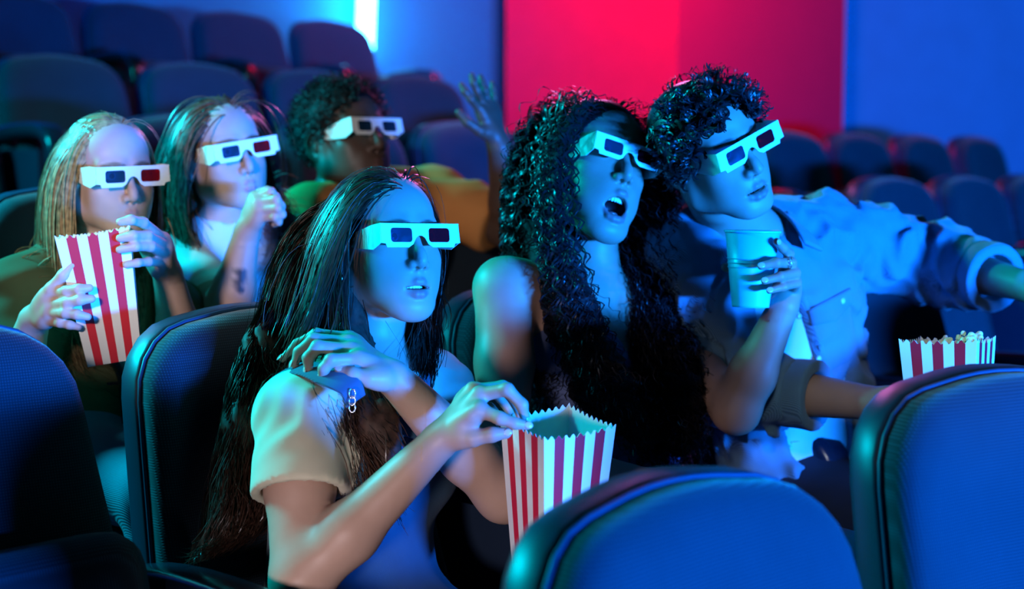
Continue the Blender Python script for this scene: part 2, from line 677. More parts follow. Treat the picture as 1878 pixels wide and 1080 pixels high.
    def tint(s, V, skin, lip, brow, dark=(.05, .008, .01)):
        """pigment per vertex: lips, brows, mouth inside"""
        L = s.local(V)
        C = np.tile(np.array(skin, float), (len(V), 1))
        # slight red on nose, cheeks, ears
        for c, r in (((0, -.105, -.04), .022), ((.04, -.07, -.035), .028), ((-.04, -.07, -.035), .028), ((.076, .01, -.02), .03), ((-.076, .01, -.02), .03)):
            wgt = np.exp(-((L - np.array(c)) ** 2).sum(1) / (r * r)) * .35
            C = C * (1 - wgt[:, None]) + wgt[:, None] * (np.array(skin) * np.array([1.05, .80, .78]))

        def dist(P0, P1, r0, r1):
            a, b = np.array(P0), np.array(P1)
            ba = b - a
            t = np.clip((L - a) @ ba / (ba @ ba), 0, 1)
            return np.linalg.norm(L - a - t[:, None] * ba, axis=1) - (r0 + (r1 - r0) * t)
        cu, ru, cl, rl = s.lips
        d = np.full(len(V), 1.0)
        for c, r in ((cu, ru), (cl, rl)):
            for i in range(len(c) - 1):
                d = np.minimum(d, dist(c[i], c[i + 1], r[i], r[i + 1]))
        wg = np.clip((.0018 - d) / .0014, 0, 1)[:, None]
        C = C * (1 - wg) + wg * np.array(lip)
        zm, op, lw, yj = s.mouth
        if op > .001:
            e = ((L[:, 0] / lw) ** 2 + ((L[:, 2] - zm + op * .5) / (op * .56 + .0015)) ** 2)
            ins = (e < 1.15) & (L[:, 1] < .0) & (L[:, 1] > -.0865 + yj * .5)
            C[ins] = dark
        for sx in (-1, 1):
            bp = [(sx * .013, -.094, .0165), (sx * .030, -.092, .0215), (sx * .047, -.080, .0185)]
            db = np.minimum(dist(bp[0], bp[1], .0055, .0050), dist(bp[1], bp[2], .0050, .0028))
            # brows are thin strips: measure in the frontal plane
            Lf = L.copy()
            wz = np.clip((.002 - db) / .003, 0, 1)[:, None] * .85
            C = C * (1 - wz) + wz * np.array(brow)
        return C


M_EYE = mat('eye_white', (.75, .72, .70), .15, .6, .03)
M_IRIS = mat('iris_brown', (.06, .03, .015), .1, .8, .2, 400)
M_TEETH = mat('teeth', (.82, .80, .72), .2, .6, .05)
M_SKIN = {}


def skin_mat(name):
    if name not in M_SKIN:
        m = mat(name, (1, 1, 1), .48, .38, .06, 55, attr='pigment', bump=.04)
        M_SKIN[name] = m
    return M_SKIN[name]


def sphere_bag(c, r, R=None, nu=16, nv=10, bag=None, m=0, poly=None):
    V, Fc = [], []
    R = np.eye(3) if R is None else R
    r = np.broadcast_to(np.asarray(r, float), (3,))
    for i in range(nv + 1):
        th = math.pi * i / nv
        for j in range(nu):
            ph = 2 * math.pi * j / nu
            V.append(R @ (r * np.array([math.sin(th) * math.cos(ph), math.sin(th) * math.sin(ph), math.cos(th)])) + c)
    for i in range(nv):
        for j in range(nu):
            a, b = i * nu + j, i * nu + (j + 1) % nu
            Fc.append((a, a + nu, b + nu, b))
    (bag or Bag()).add(V, Fc, m) if bag is not None else None
    return V, Fc


def face_parts(H, parent, look=(0, 0)):
    """eyeballs with iris, and the teeth rows, as parts of the person"""
    for sx in (-1, 1):
        c = H.w(sx * .0315, -.0745, .000)
        R = H.R @ rotm(look[0], look[1])
        b = Bag()
        V, Fc = sphere_bag(np.zeros(3), .0120 * H.s, np.eye(3), 20, 14)
        V = np.array(V)
        Vr = V @ np.array([[1, 0, 0], [0, 0, 1], [0, -1, 0]]).T     # pole forward (-y)
        ms = []
        for f in Fc:
            m = Vr[list(f)].mean(0)
            ms.append(1 if m[1] < -.0120 * H.s * .86 else 0)
        b.add(Vr @ R.T + c, Fc)
        b.M = ms
        b.build('eye', [M_EYE, M_IRIS], parent)
    zm, op, lw, yj = H.mouth
    if op > .003:
        rows = [(zm + .0005 - min(op, .012) * .1, 1)] + ([(zm - op + .001, -1)] if op > .02 else [])
        for z0, up in rows:
            b = Bag()
            n = 10
            for i in range(n):
                u = (i - n / 2 + .5) / (n / 2)
                ang = u * 1.05
                x = math.sin(ang) * .0235
                y = -.0845 + (1 - math.cos(ang)) * .030 + (yj if up < 0 else 0)
                hgt = (.0085 if abs(u) < .35 else .007) * (1 if up > 0 else .8)
                V, Fc = sphere_bag(np.zeros(3), np.array([.0034, .0022, hgt * .6]), np.eye(3), 8, 6)
                V = np.array(V) @ rotm(math.degrees(ang) * .9).T + np.array([x, y, z0 - up * hgt * .18])
                b.add([H.w(*v) for v in V], Fc)
            b.build('teeth', M_TEETH, parent)


# ---------------------------------------------------------------- room
M_FLOOR = mat('floor_carpet', (.010, .014, .03), .95, .1, .4, 60, .4)
M_BLUEWALL = mat('blue_wall', (.015, .22, .42), .85, .2, .10, 6, .1)
M_REDWALL = mat('red_wall', (.78, .004, .05), .8, .2, .06, 8, .1)
ROWDIR = np.array([.7071, .7071, 0])
FWD = np.array([.7071, -.7071, 0])
SEAT_H = 1.06
ROW = {0: (-1.25, .95), 1: (-2.62, 1.06), 2: (-3.70, 1.24), 3: (-5.10, 1.43), 4: (-6.60, 1.665), 5: (-8.10, 2.0)}   # row line X - Y, backrest top


def wall(name, a, b, z0, z1, material, th=.1, parent=None):
    a, b = np.array([*a, 0.]), np.array([*b, 0.])
    t = unit(b - a)
    n = np.array([t[1], -t[0], 0])
    if n[1] > 0 or (abs(n[1]) < 1e-6 and n[0] > 0):
        pass
    c = (a + b) / 2 + np.array([0, 0, (z0 + z1) / 2])
    R = np.stack([t, np.array([-t[1], t[0], 0]), np.array([0, 0, 1.])], 1)
    o = Bag().box(c + R[:, 1] * th / 2, (np.linalg.norm(b - a), th, z1 - z0), R).build(name, material, parent, smooth=False)
    o['kind'] = 'structure'
    return o


fl = None
for k in range(6):
    c0, zt = ROW[k]
    zf = zt - SEAT_H
    cA = c0 + .55 + (3.0 if k == 0 else 0)            # front edge of the tier (X - Y)
    cB = (ROW[k + 1][0] + .55) if k < 5 else -9.6
    mid = FWD * ((cA + cB) / 2 * .7071) + ROWDIR * 3.6
    dep = (cA - cB) * .7071
    R = np.stack([ROWDIR, -FWD, np.array([0, 0, 1.])], 1)
    b = Bag().box(mid + np.array([0, 0, zf - .25]), (13.0, dep, .5), R)
    if fl is None:
        fl = b.build('floor', M_FLOOR, None, smooth=False)
        fl['kind'] = 'structure'
        tag(fl, 'dark carpeted stepped floor under the seat rows', None)
    else:
        b.build('step', M_FLOOR, fl, smooth=False)

wb = wall('wall_back', (-5.6, 3.6), (.9, 10.1), 0, 4.2, M_BLUEWALL)
tag(wb, 'blue back wall behind the top seat row', None)
A1, A2, A3 = P(928, 100, 8.7), P(1243, 100, 8.15), P(1548, 100, 8.75)
wr = wall('wall_pillar', A1[:2], A2[:2], .4, 4.2, M_REDWALL, .5)
tag(wr, 'bright red wall pillar lit from the front', None)
wall('wall_pillar_side', A2[:2], A3[:2], .4, 4.2, M_REDWALL, .5)['label'] = 'darker crimson side of the red pillar'
A4 = P(2500, 100, 9.2)
wall('wall_right', P(1540, 100, 8.9)[:2], A4[:2], .2, 4.2, M_BLUEWALL)['label'] = 'blue painted wall beside the red pillar'

# LED tube standing against the back wall
M_LED = emit_mat('led_tube', (.03, .32, 1.0), 68)
M_CLAMP = mat('clamp_metal', (.6, .65, .7), .35, .6, .05)
lt, lb_ = P(674, -60, 8.0), P(668, 112, 8.0)
led = empty('led_tube', lb_, 'glowing white LED tube standing against the back wall', 'lamp')
V, Fc = sweep(np.linspace(lb_, lt, 6), circ(.050, 12), (1, 0, 0))
Bag().add(V, Fc).build('tube', M_LED, led)
V, Fc = sweep(np.linspace(lb_ - (0, 0, .9), lb_, 4), circ(.038, 12), (1, 0, 0))
Bag().add(V, Fc).build('clamp', M_CLAMP, led)

# ---------------------------------------------------------------- seats
M_SEAT = weave_mat('seat_weave', (.003, .013, .024), (.016, .055, .085), .0052)
M_SHELL = mat('seat_shell', (.012, .022, .045), .42, .4, .1, 20)
M_PIPE = mat('seat_piping', (.01, .04, .09), .5, .4)
M_ARM = mat('armrest_plastic', (.010, .016, .030), .22, .55, .1, 20)
M_PLATE = mat('number_plate', (.75, .78, .72), .35, .5, .05)


def back_outline(n=64):
    """rounded trapezoid in (x, h), counter clockwise, h = 0 bottom"""
    wb2, wt, H, r = .285, .240, .64, .125
    dense = []

    def arc(cx, cy, rr, a0, a1, m=24):
        for i in range(m + 1):
            a = math.radians(a0 + (a1 - a0) * i / m)
            dense.append((cx + rr * math.cos(a), cy + rr * math.sin(a)))
    dense += [(-wb2 + .04, 0), (wb2 - .04, 0)]
    arc(wb2 - .03, .03, .03, -90, 4, 6)
    arc(wt - r + .002, H - r, r, 4, 78)
    # gently crowned top
    for t in np.linspace(-1, 1, 12)[1:-1]:
        x = -t * (wt - r)
        dense.append((x, H + .012 * (1 - t * t)))
    arc(-wt + r - .002, H - r, r, 102, 176)
    arc(-wb2 + .03, .03, .03, 176, 270, 6)
    d = np.array(dense)
    d = np.vstack([d, d[:1]])
    L = np.concatenate([[0], np.cumsum(np.linalg.norm(np.diff(d, axis=0), axis=1))])
    t = np.linspace(0, L[-1], n, endpoint=False)
    return np.stack([np.interp(t, L, d[:, 0]), np.interp(t, L, d[:, 1])], 1)


OUT = back_outline()


def inset(o, a):
    t = np.roll(o, -1, 0) - np.roll(o, 1, 0)
    t /= np.linalg.norm(t, axis=1)[:, None]
    nrm = np.stack([-t[:, 1], t[:, 0]], 1)
    return o + nrm * a


REC = math.radians(14)


def to_seat(p2, dep):
    """outline plane -> seat local: reclined, depth positive backwards; backrest top at y = 0, z = SEAT_H"""
    x, hgt = p2[:, 0], p2[:, 1] - .652
    wrap = -.35 * x * x * 1.0       # wings come slightly forward
    y = -hgt * math.sin(REC) * -1 * -1
    # moving down the back (hgt < 0) goes forward (-y)
    return np.stack([x, hgt * math.sin(REC) + (dep + wrap) * math.cos(REC), SEAT_H + hgt * math.cos(REC) + dep * math.sin(REC) * -1 * -.0], 1)


def rings(rs, close_first=False, close_last=True):
    V, Fc = [], []
    n = len(OUT)
    for r in rs:
        V += list(r)
    for i in range(len(rs) - 1):
        for j in range(n):
            a, b = i * n + j, i * n + (j + 1) % n
            Fc.append((a, b, b + n, a + n))
    if close_last:
        k = (len(rs) - 1) * n
        Fc.append(tuple(k + j for j in range(n)))
    if close_first:
        Fc.append(tuple(j for j in range(n))[::-1])
    return V, Fc


def scaled(o, f):
    c = np.array([0, .32])
    return c + (o - c) * f


def make_seat_meshes():
    ms = {}
    sh = [to_seat(scaled(OUT, .5), .098), to_seat(inset(OUT, .05), .096), to_seat(inset(OUT, .010), .075), to_seat(inset(OUT, .003), .062),
          to_seat(inset(OUT, .003), .028), to_seat(inset(OUT, .005), .022), to_seat(inset(OUT, .012), .020), to_seat(inset(OUT, .03), .03)]
    V, Fc = rings(sh, True, True)
    ms['shell'] = (V, Fc, M_SHELL)
    i8 = inset(OUT, .10)
    cu = [to_seat(inset(OUT, .014), .03), to_seat(inset(OUT, .008), .010), to_seat(inset(OUT, .008), -.008), to_seat(inset(OUT, .014), -.022),
          to_seat(inset(OUT, .028), -.032), to_seat(inset(OUT, .055), -.037), to_seat(i8, -.036), to_seat(scaled(i8, .82), -.034), to_seat(scaled(i8, .6), -.034),
          to_seat(scaled(i8, .35), -.038), to_seat(scaled(i8, .12), -.040)]
    V, Fc = rings(cu, True, True)
    ms['back_cushion'] = (V, Fc, M_SEAT)
    pth = to_seat(inset(OUT, .0065), .016)
    pth = np.vstack([pth, pth[:1]])
    V, Fc = sweep(pth, circ(.0035, 6), (0, -1, .2), caps=False)
    ms['piping'] = (V, Fc, M_PIPE)
    return ms


_sm = make_seat_meshes()
SEATMESH = {k: (py_mesh(k, v[0], v[1]), v[2]) for k, v in _sm.items()}
for k, (me, mm) in SEATMESH.items():
    me.materials.append(mm)
    me.polygons.foreach_set('use_smooth', np.ones(len(me.polygons), dtype=bool))


def soft_box(hd, r, n=7):
    """rounded box mesh (superellipsoid-like)"""
    V, Fc = [], []
    S = Sdf(-np.array(hd) - .03, np.array(hd) + .03, .026)
    S.box((0, 0, 0), hd, rnd=r)
    return S.mesh(2)


_V, _Q = soft_box((.235, .235, .065), .05)
ME_CUSH = np_mesh('seat_cushion', _V, _Q)
ME_CUSH.materials.append(M_SEAT)
ME_CUSH.polygons.foreach_set('use_smooth', np.ones(len(ME_CUSH.polygons), dtype=bool))
_ap = catmull([(0, .02, .735), (0, -.14, .775), (0, -.32, .785), (0, -.42, .775), (0, -.465, .735), (0, -.475, .66)], 22)
_V, _F = sweep(_ap, rrect(.078, .05, .02, 3), (0, 0, 1) + 0 * _ap + np.linspace(0, 1, 22)[:, None] ** 4 * np.array([0, -1.2, 0]))
ME_ARM = py_mesh('armrest', _V, _F)
ME_ARM.materials.append(M_ARM)
ME_ARM.polygons.foreach_set('use_smooth', np.ones(len(ME_ARM.polygons), dtype=bool))
_b = Bag().box((0, -.22, .40), (.045, .34, .64)).box((0, -.22, .03), (.06, .40, .06))
ME_SUP = py_mesh('armrest_support', _b.V, _b.F)
ME_SUP.materials.append(M_SHELL)
_b = Bag().box((0, -.02, .26), (.30, .08, .40)).box((0, -.08, .03), (.36, .30, .06))
ME_PED = py_mesh('pedestal', _b.V, _b.F)
ME_PED.materials.append(M_SHELL)


def child(name, me, par, loc=(0, 0, 0), rot=None):
    o = bpy.data.objects.new(name, me)
    COL.objects.link(o)
    o.parent = par
    o.location = loc
    if rot:
        o.rotation_euler = rot
    return o


def seat(x, y, row, label, folded=True, arms=(1,), group=None, dz=0.0, yaw=45, adz=0.0):
    z = ROW[row][1] - SEAT_H
    s = empty('cinema_seat', (x, y, z + dz), label, 'seat', group, (0, 0, math.radians(yaw)))
    child('shell', SEATMESH['shell'][0], s)
    cu = child('back_cushion', SEATMESH['back_cushion'][0], s)
    child('piping', SEATMESH['piping'][0], cu)
    child('pedestal', ME_PED, s)
    if folded:
        child('seat_cushion', ME_CUSH, s, (0, -.235, .55), (math.radians(76), 0, 0))
    else:
        child('seat_cushion', ME_CUSH, s, (0, -.38, .42), (math.radians(4), 0, 0))
    for a in arms:
        ar = child('armrest', ME_ARM, s, (a * .305, 0, adz))
        child('support', ME_SUP, ar)
    return s


def row_pt(row, t):
    """t = X along the row"""
    return t, t - ROW[row][0]


G1, G2, G3, G4, G5, G0 = ('seats of the front row', 'seats of the row of the two women and the man in denim', 'seats of the second occupied row',
                          'empty seats behind the man in orange', 'empty seats of the upper row', 'empty seats of the top row')
seat(.17, 1.42, 0, 'lit blue empty seat at bottom centre hiding the popcorn box', True, (1,), G1, .012)
seat(.63, 1.80, 0, 'lit blue empty seat in the bottom right corner', True, (1,), G1, .07, 28)
seat(1.09, 2.24, 0, 'front row seat just beyond the right edge of the picture', True, (1,), G1)
seat(1.50, 2.66, 0, 'front row seat two places beyond the right edge of the picture', True, (1,), G1)
seat(-.805, 1.825, 1, 'empty blue seat in the bottom left corner', True, (1,), G2, .02, 45, -.10)
seat(-.40, 2.23, 1, 'blue seat behind the woman with overalls', False, (1,), G2)
seat(.04, 2.66, 1, 'blue seat behind the woman with curly hair', False, (1,), G2)
seat(.46, 3.08, 1, 'seat behind the man in the denim shirt', False, (1,), G2)
seat(.88, 3.50, 1, 'empty dark seat next to the man in denim beyond his outstretched arm', True, (1,), G2)
seat(-1.18, 2.52, 2, 'dark seat at the left edge beside the blond woman', True, (1,), G3)
seat(-.86, 2.84, 2, 'seat behind the blond woman in green', False, (), G3)
seat(-.58, 3.12, 2, 'seat behind the woman in the white shirt', False, (), G3)
seat(-.20, 3.50, 2, 'seat behind the man in the orange shirt', False, (1,), G3)
seat(1.33, 5.03, 2, 'empty blue seat right behind the denim shoulder', True, (1,), G3)
seat(1.72, 5.42, 2, 'empty blue seat by the right edge with dark hollow front', True, (1,), G3)
seat(2.11, 5.81, 2, 'empty seat cut by the right edge of the picture', True, (), G3)
for t, lb in ((-.95, 'empty seat between the heads of the two women behind'), (-.56, 'empty seat left of the head of the man in orange'),
              (-.17, 'empty seat behind the raised hand'), (.22, 'dark empty seat in front of the bright red wall'),
              (.61, 'empty seat hidden behind the curly hair against the red wall'),
              (1.21, 'brownish empty seat beside the glasses of the man in denim'), (1.60, 'greenish empty seat standing below the edge of red and blue wall'),
              (2.02, 'brown empty seat in front of the blue wall'), (2.44, 'far brown empty seat towards the right edge')):
    x, y = row_pt(3, t)
    seat(x, y, 3, lb, True, (1,), G4)
for t, lb in ((-1.985, 'empty upper row seat cut by the left edge'), (-1.595, 'upper row seat above the blond woman'), (-1.2, 'upper row seat above the woman in the white shirt'), (-.81, 'upper row seat left below the light tube'), (-.42, 'upper row seat right of the light tube')):
    x, y = row_pt(4, t)
    seat(x, y, 4, lb, True, (1,), G5)
for t, lb in ((-2.09, 'top row seat in the top left corner'), (-1.70, 'second top row seat from the left edge'), (-1.31, 'third top row seat from the left edge'), (-.92, 'top row seat just left of the light tube')):
    x, y = row_pt(5, t)
    seat(x, y, 5, lb, True, (1,), G0)

# ---------------------------------------------------------------- popcorn boxes, cup, glasses
M_WHITE = mat('carton_white', (.80, .80, .76), .45, .4, .04, 30)
M_RED = mat('carton_red', (.62, .012, .03), .45, .4, .05, 30)
M_CUP = mat('paper_cup', (.05, .66, .90), .30, .5, .03, 30)
M_PAPER = mat('glasses_paper', (.86, .88, .84), .55, .3, .03, 60)
M_LC = lens_mat('lens_cyan', (.16, .40, .60), .16)
M_LR = lens_mat('lens_red', (.85, .03, .06), .35)
M_CORN = mat('popcorn', (.85, .76, .52), .7, .3, .2, 90)


def popcorn_box(top, R, label, sc=1.0, corn=0, group='striped popcorn boxes'):
    """top: world centre of the opening; R: local axes (x, y sides, z up)"""
    ht, wt, wb2 = .195 * sc, .0525 * sc, .039 * sc
    base = np.asarray(top) - R[:, 2] * ht
    e = empty('popcorn_box', base, label, 'popcorn box', group)
    for q in range(4):
        Rq = R @ np.array([[math.cos(q * math.pi / 2), -math.sin(q * math.pi / 2), 0], [math.sin(q * math.pi / 2), math.cos(q * math.pi / 2), 0], [0, 0, 1]])
        b = Bag()
        ncol, sub, nz = 7, 6, 4
        n = ncol * sub
        xs = np.linspace(-1, 1, n + 1)

        def pt(u, zf, th, bulge=0):
            z = ht * zf
            if zf == 1:
                z += .0028 * sc * math.cos(u * 10 * math.pi) - .003 * (1 - u * u) * sc
            wd = wb2 + (wt - wb2) * z / ht
            return base + Rq @ np.array([u * (wd - th), -(wd - th), z])
        V, Fc, Mt = [], [], []
        for side, th in ((0, 0), (1, .0009)):
            for i in range(n + 1):
                for j in range(nz + 1):
                    V.append(pt(xs[i], j / nz, th))
        m1 = (n + 1) * (nz + 1)
        for i in range(n):
            red = (i // sub) % 2 == 1
            for j in range(nz):
                a = i * (nz + 1) + j
                Fc.append((a, a + nz + 1, a + nz + 2, a + 1))
                Mt.append(1 if red else 0)
                a += m1
                Fc.append((a, a + 1, a + nz + 2, a + nz + 1))
                Mt.append(0)
            a = i * (nz + 1) + nz
            Fc.append((a, a + nz + 1, a + nz + 1 + m1, a + m1))
            Mt.append(0)
        b.V, b.F, b.M = V, Fc, Mt
        b.build('side_panel', [M_WHITE, M_RED], e, smooth=False)
    Bag().box(base + R[:, 2] * .002, (wb2 * 1.96, wb2 * 1.96, .002), R).build('bottom_panel', M_WHITE, e, smooth=False)
    if corn:
        VV, QQ, o_ = [], [], 0
        for i in range(corn):
            r = np.random.default_rng(i + 5)
            c = np.asarray(top) + R @ np.array([r.uniform(-.8, .8) * wt, r.uniform(-.8, .8) * wt, r.uniform(-.016, .004)])
            S = Sdf(c - .016, c + .016, .0022)
            for _ in range(7):
                S.ell(c + r.normal(0, .0042, 3), np.full(3, r.uniform(.0035, .0055)), None, .0015)
            V2, Q2 = S.mesh(1)
            VV.append(V2)
            QQ.append(Q2 + o_)
            o_ += len(V2)
        tag(link_mesh('popcorn', np_mesh('popcorn', np.concatenate(VV), np.concatenate(QQ)), M_CORN), 'pale yellow popcorn heaped at the rim of the carton by the man in denim', 'popcorn', None, 'stuff')
    return e


def outline_plate(bm_name, outer, holes, th):
    """flat plate with holes in the x-z plane, thickness along y"""
    bm = bmesh.new()
    for loop in [outer] + holes:
        vs = [bm.verts.new((p[0], 0, p[1])) for p in loop]
        for i in range(len(vs)):
            bm.edges.new((vs[i], vs[(i + 1) % len(vs)]))
    bmesh.ops.triangle_fill(bm, use_beauty=True, use_dissolve=False, edges=bm.edges[:])
    ext = bmesh.ops.extrude_face_region(bm, geom=bm.faces[:])
    for v in [g for g in ext['geom'] if isinstance(g, bmesh.types.BMVert)]:
        v.co.y += th
    bmesh.ops.recalc_face_normals(bm, faces=bm.faces[:])
    bm.verts.index_update()
    V = [tuple(v.co) for v in bm.verts]
    Fc = [tuple(v.index for v in f.verts) for f in bm.faces]
    bm.free()
    return np.array(V), Fc


def glasses_3d(H, label, sc=.93, dy=0.0, dz=0.0, tl=.115, both_dark=False, droop=0, flare=8):
    """cardboard anaglyph glasses worn on head H; thin front, two folded temples, two gels"""
    hw, ht, hb = .0715, .0185, -.0165
    outer = [(-hw, ht), (hw, ht), (hw + .002, hb + .004), (hw - .008, hb + .003), (hw - .010, hb - .003), (.022, hb - .003), (.014, hb + .002), (.008, hb + .012), (.003, hb + .0155),
             (-.003, hb + .0155), (-.008, hb + .012), (-.014, hb + .002), (-.022, hb - .003), (-hw + .010, hb - .003), (-hw + .008, hb + .003), (-hw - .002, hb + .004)]

    def hole(cx):
        return [(cx + p[0], p[1]) for p in rrect(.0385, .0225, .005, 4)]
    V, Fc = outline_plate('f', outer, [hole(-.0345), hole(.0345)], .0010)
    y0 = -.1085 + dy
    zc = .000 + dz

    def W(V2):
        return np.array([H.R @ (np.asarray(v) * H.s * sc + np.array([0, y0, zc]) * H.s) + H.t for v in V2])
    e = empty('anaglyph_glasses', H.w(0, y0, zc), label, 'glasses', 'cardboard glasses worn by the audience')
    Bag().add(W(V), Fc).build('front_panel', M_PAPER, e, smooth=False)
    for sx in (-1, 1):
        o = [(0, ht), (-.028, ht), (-tl * .72, ht - .006), (-tl, ht - .012), (-tl, ht - .020), (-tl * .72, hb + .004), (-.026, hb - .004), (0, hb + .004)]
        V, Fc = outline_plate('t', o, [], .0010)
        a = math.radians(90 - flare * .35)
        # rotate so that -x of the outline goes backwards
        V2 = np.stack([sx * (hw + .0005 - V[:, 1] + (V[:, 0]) * math.cos(a) * -.25 - .0), -V[:, 0] * math.sin(a), V[:, 2] + V[:, 0] * math.tan(math.radians(-droop))], 1)
        Bag().add(W(V2), Fc).build('temple', M_PAPER, e, smooth=False)
        Vl, Fl = outline_plate('l', [(p[0] + sx * .0345, p[1]) for p in rrect(.041, .025, .005, 3)], [], .0004)
        Vl[:, 1] += .0012
        Bag().add(W(Vl), Fl).build('lens', M_LC if sx < 0 or both_dark else M_LR, e, smooth=False)['label'] = 'cyan gel lens' if sx < 0 or both_dark else 'red gel lens'
    return e


# ---------------------------------------------------------------- people: builders
def axes(d):
    d = unit(d)
    a = unit(np.cross(d, [.3, .8, .2]))
    return np.stack([a, np.cross(d, a), d], 1)


def apply_prims(S, prims, grow=0.0, kk=1.0):
    for p in prims:
        if p[0] == 'c':
            S.cone(p[1], p[2], p[3] + grow, p[4] + grow, p[5] * kk)
        else:
            S.ell(p[1], np.asarray(p[2]) + grow, p[3], p[4] * kk)


def bounds(prims, pad=.03):
    lo, hi = np.full(3, 1e9), np.full(3, -1e9)
    for p in prims:
        if p[0] == 'c':
            r = max(p[3], p[4])
            for q in (p[1], p[2]):
                lo, hi = np.minimum(lo, np.asarray(q) - r), np.maximum(hi, np.asarray(q) + r)
        else:
            r = np.max(p[2])
            lo, hi = np.minimum(lo, np.asarray(p[1]) - r), np.maximum(hi, np.asarray(p[1]) + r)
    return lo - pad, hi + pad


def chain(pts, rad, k=.015):
    return [('c', pts[i], pts[i + 1], rad[i], rad[i + 1], k) for i in range(len(pts) - 1)]


def limb(a, e, w_, ra, re, rw, k=.02, bulge=.004):
    """arm or leg with a muscle belly on both halves"""
    a, e, w_ = map(np.asarray, (a, e, w_))
    m1, m2 = a * .55 + e * .45, e * .65 + w_ * .35
    return chain([a, m1, e, m2, w_], [ra, (ra + re) / 2 + bulge * .4, re, (re * .7 + rw * .3) + bulge, rw], k)


def torso(nb, sR, sL, waist, hip, wch=.155, dch=.095, female=True, bust=.045, r_sh=.050):
    nb, sR, sL, waist, hip = map(np.asarray, (nb, sR, sL, waist, hip))
    x = unit(sL - sR)
    z = unit((sR + sL) / 2 - waist)
    y = unit(np.cross(z, x))
    x = np.cross(y, z)
    B = np.stack([x, y, z], 1)
    mid = (sR + sL) / 2
    ch = mid * .62 + waist * .38
    pr = [('c', sR, sL, r_sh, r_sh, .03), ('c', nb, sR * .7 + nb * .3, .050, .046, .04), ('c', nb, sL * .7 + nb * .3, .050, .046, .04),
          ('e', ch, (wch, dch, .155), B, .05), ('e', waist, (wch * .84, dch * .92, .13), B, .06), ('e', hip, (wch * 1.02, dch * 1.1, .12), B, .06)]
    if female and bust:
        for sx in (-1, 1):
            pr.append(('e', ch + B @ np.array([sx * .070, -dch * .72, .0]), (.058, bust, .058), B, .03))
    return pr, B


FR = {'i': (.0098, .0086, .0078, .0064), 'm': (.0100, .0088, .0080, .0066), 'r': (.0096, .0083, .0075, .0062), 'p': (.0085, .0072, .0066, .0055), 't': (.0135, .0110, .0100, .0078)}


def hand(wrist, fg, sc=1.0, rw=.024):
    """palm, four fingers and a thumb from explicit joints; fg: t i m r p -> four points"""
    pr = []
    w_ = np.asarray(wrist)
    M = {f: np.asarray(fg[f][0]) for f in 'imrp'}
    rp = {'i': .0125, 'm': .013, 'r': .0125, 'p': .011}
    for f in 'imrp':
        pr.append(('c', w_ * .93 + M[f] * .07, M[f], rw * .62 * sc, rp[f] * sc, .014))
    pr.append(('c', M['i'] * .85 + w_ * .15, M['p'] * .85 + w_ * .15, .0115 * sc, .0105 * sc, .012))
    for f in 'imrp':
        pr += chain([np.asarray(q) for q in fg[f]], [r * sc for r in FR[f]], .005)
    t = [np.asarray(q) for q in fg['t']]
    pr += [('c', w_ * .75 + M['i'] * .25, t[0], .015 * sc, .0145 * sc, .014), ('c', t[0], t[1], .0145 * sc, .0118 * sc, .012),
           ('c', t[1] * .5 + t[0] * .5, M['i'] * .6 + w_ * .4, .011 * sc, .011 * sc, .014)]
    pr += chain(t[1:], [r * sc for r in FR['t'][1:]], .005)
    return pr


def hand_box(wrist, fg, pad=.022):
    pts = np.array([np.asarray(wrist)] + [np.asarray(q) for f in fg for q in fg[f]])
    return pts.min(0) - pad, pts.max(0) + pad


def nails(fg, parent, material, back, sc=1.0, which='imrpt'):
    for f in which:
        a, b, c, d = [np.asarray(q) for q in fg[f]]
        ax = unit(d - c)
        up = (b - (a + c) / 2) * 20 + np.asarray(back) * .35
        up = unit(up - ax * (up @ ax))
        sd = np.cross(ax, up)
        R = np.stack([ax, sd, up], 1)
        r = FR[f][3] * sc
        V, Fc = sphere_bag(np.zeros(3), np.array([.0062, .0050, .0011]) * sc, R, 12, 6)
        pos = d + ax * r * .15 + up * r * .97
        Bag().add(np.array(V) + pos, Fc).build('fingernail', material, parent)


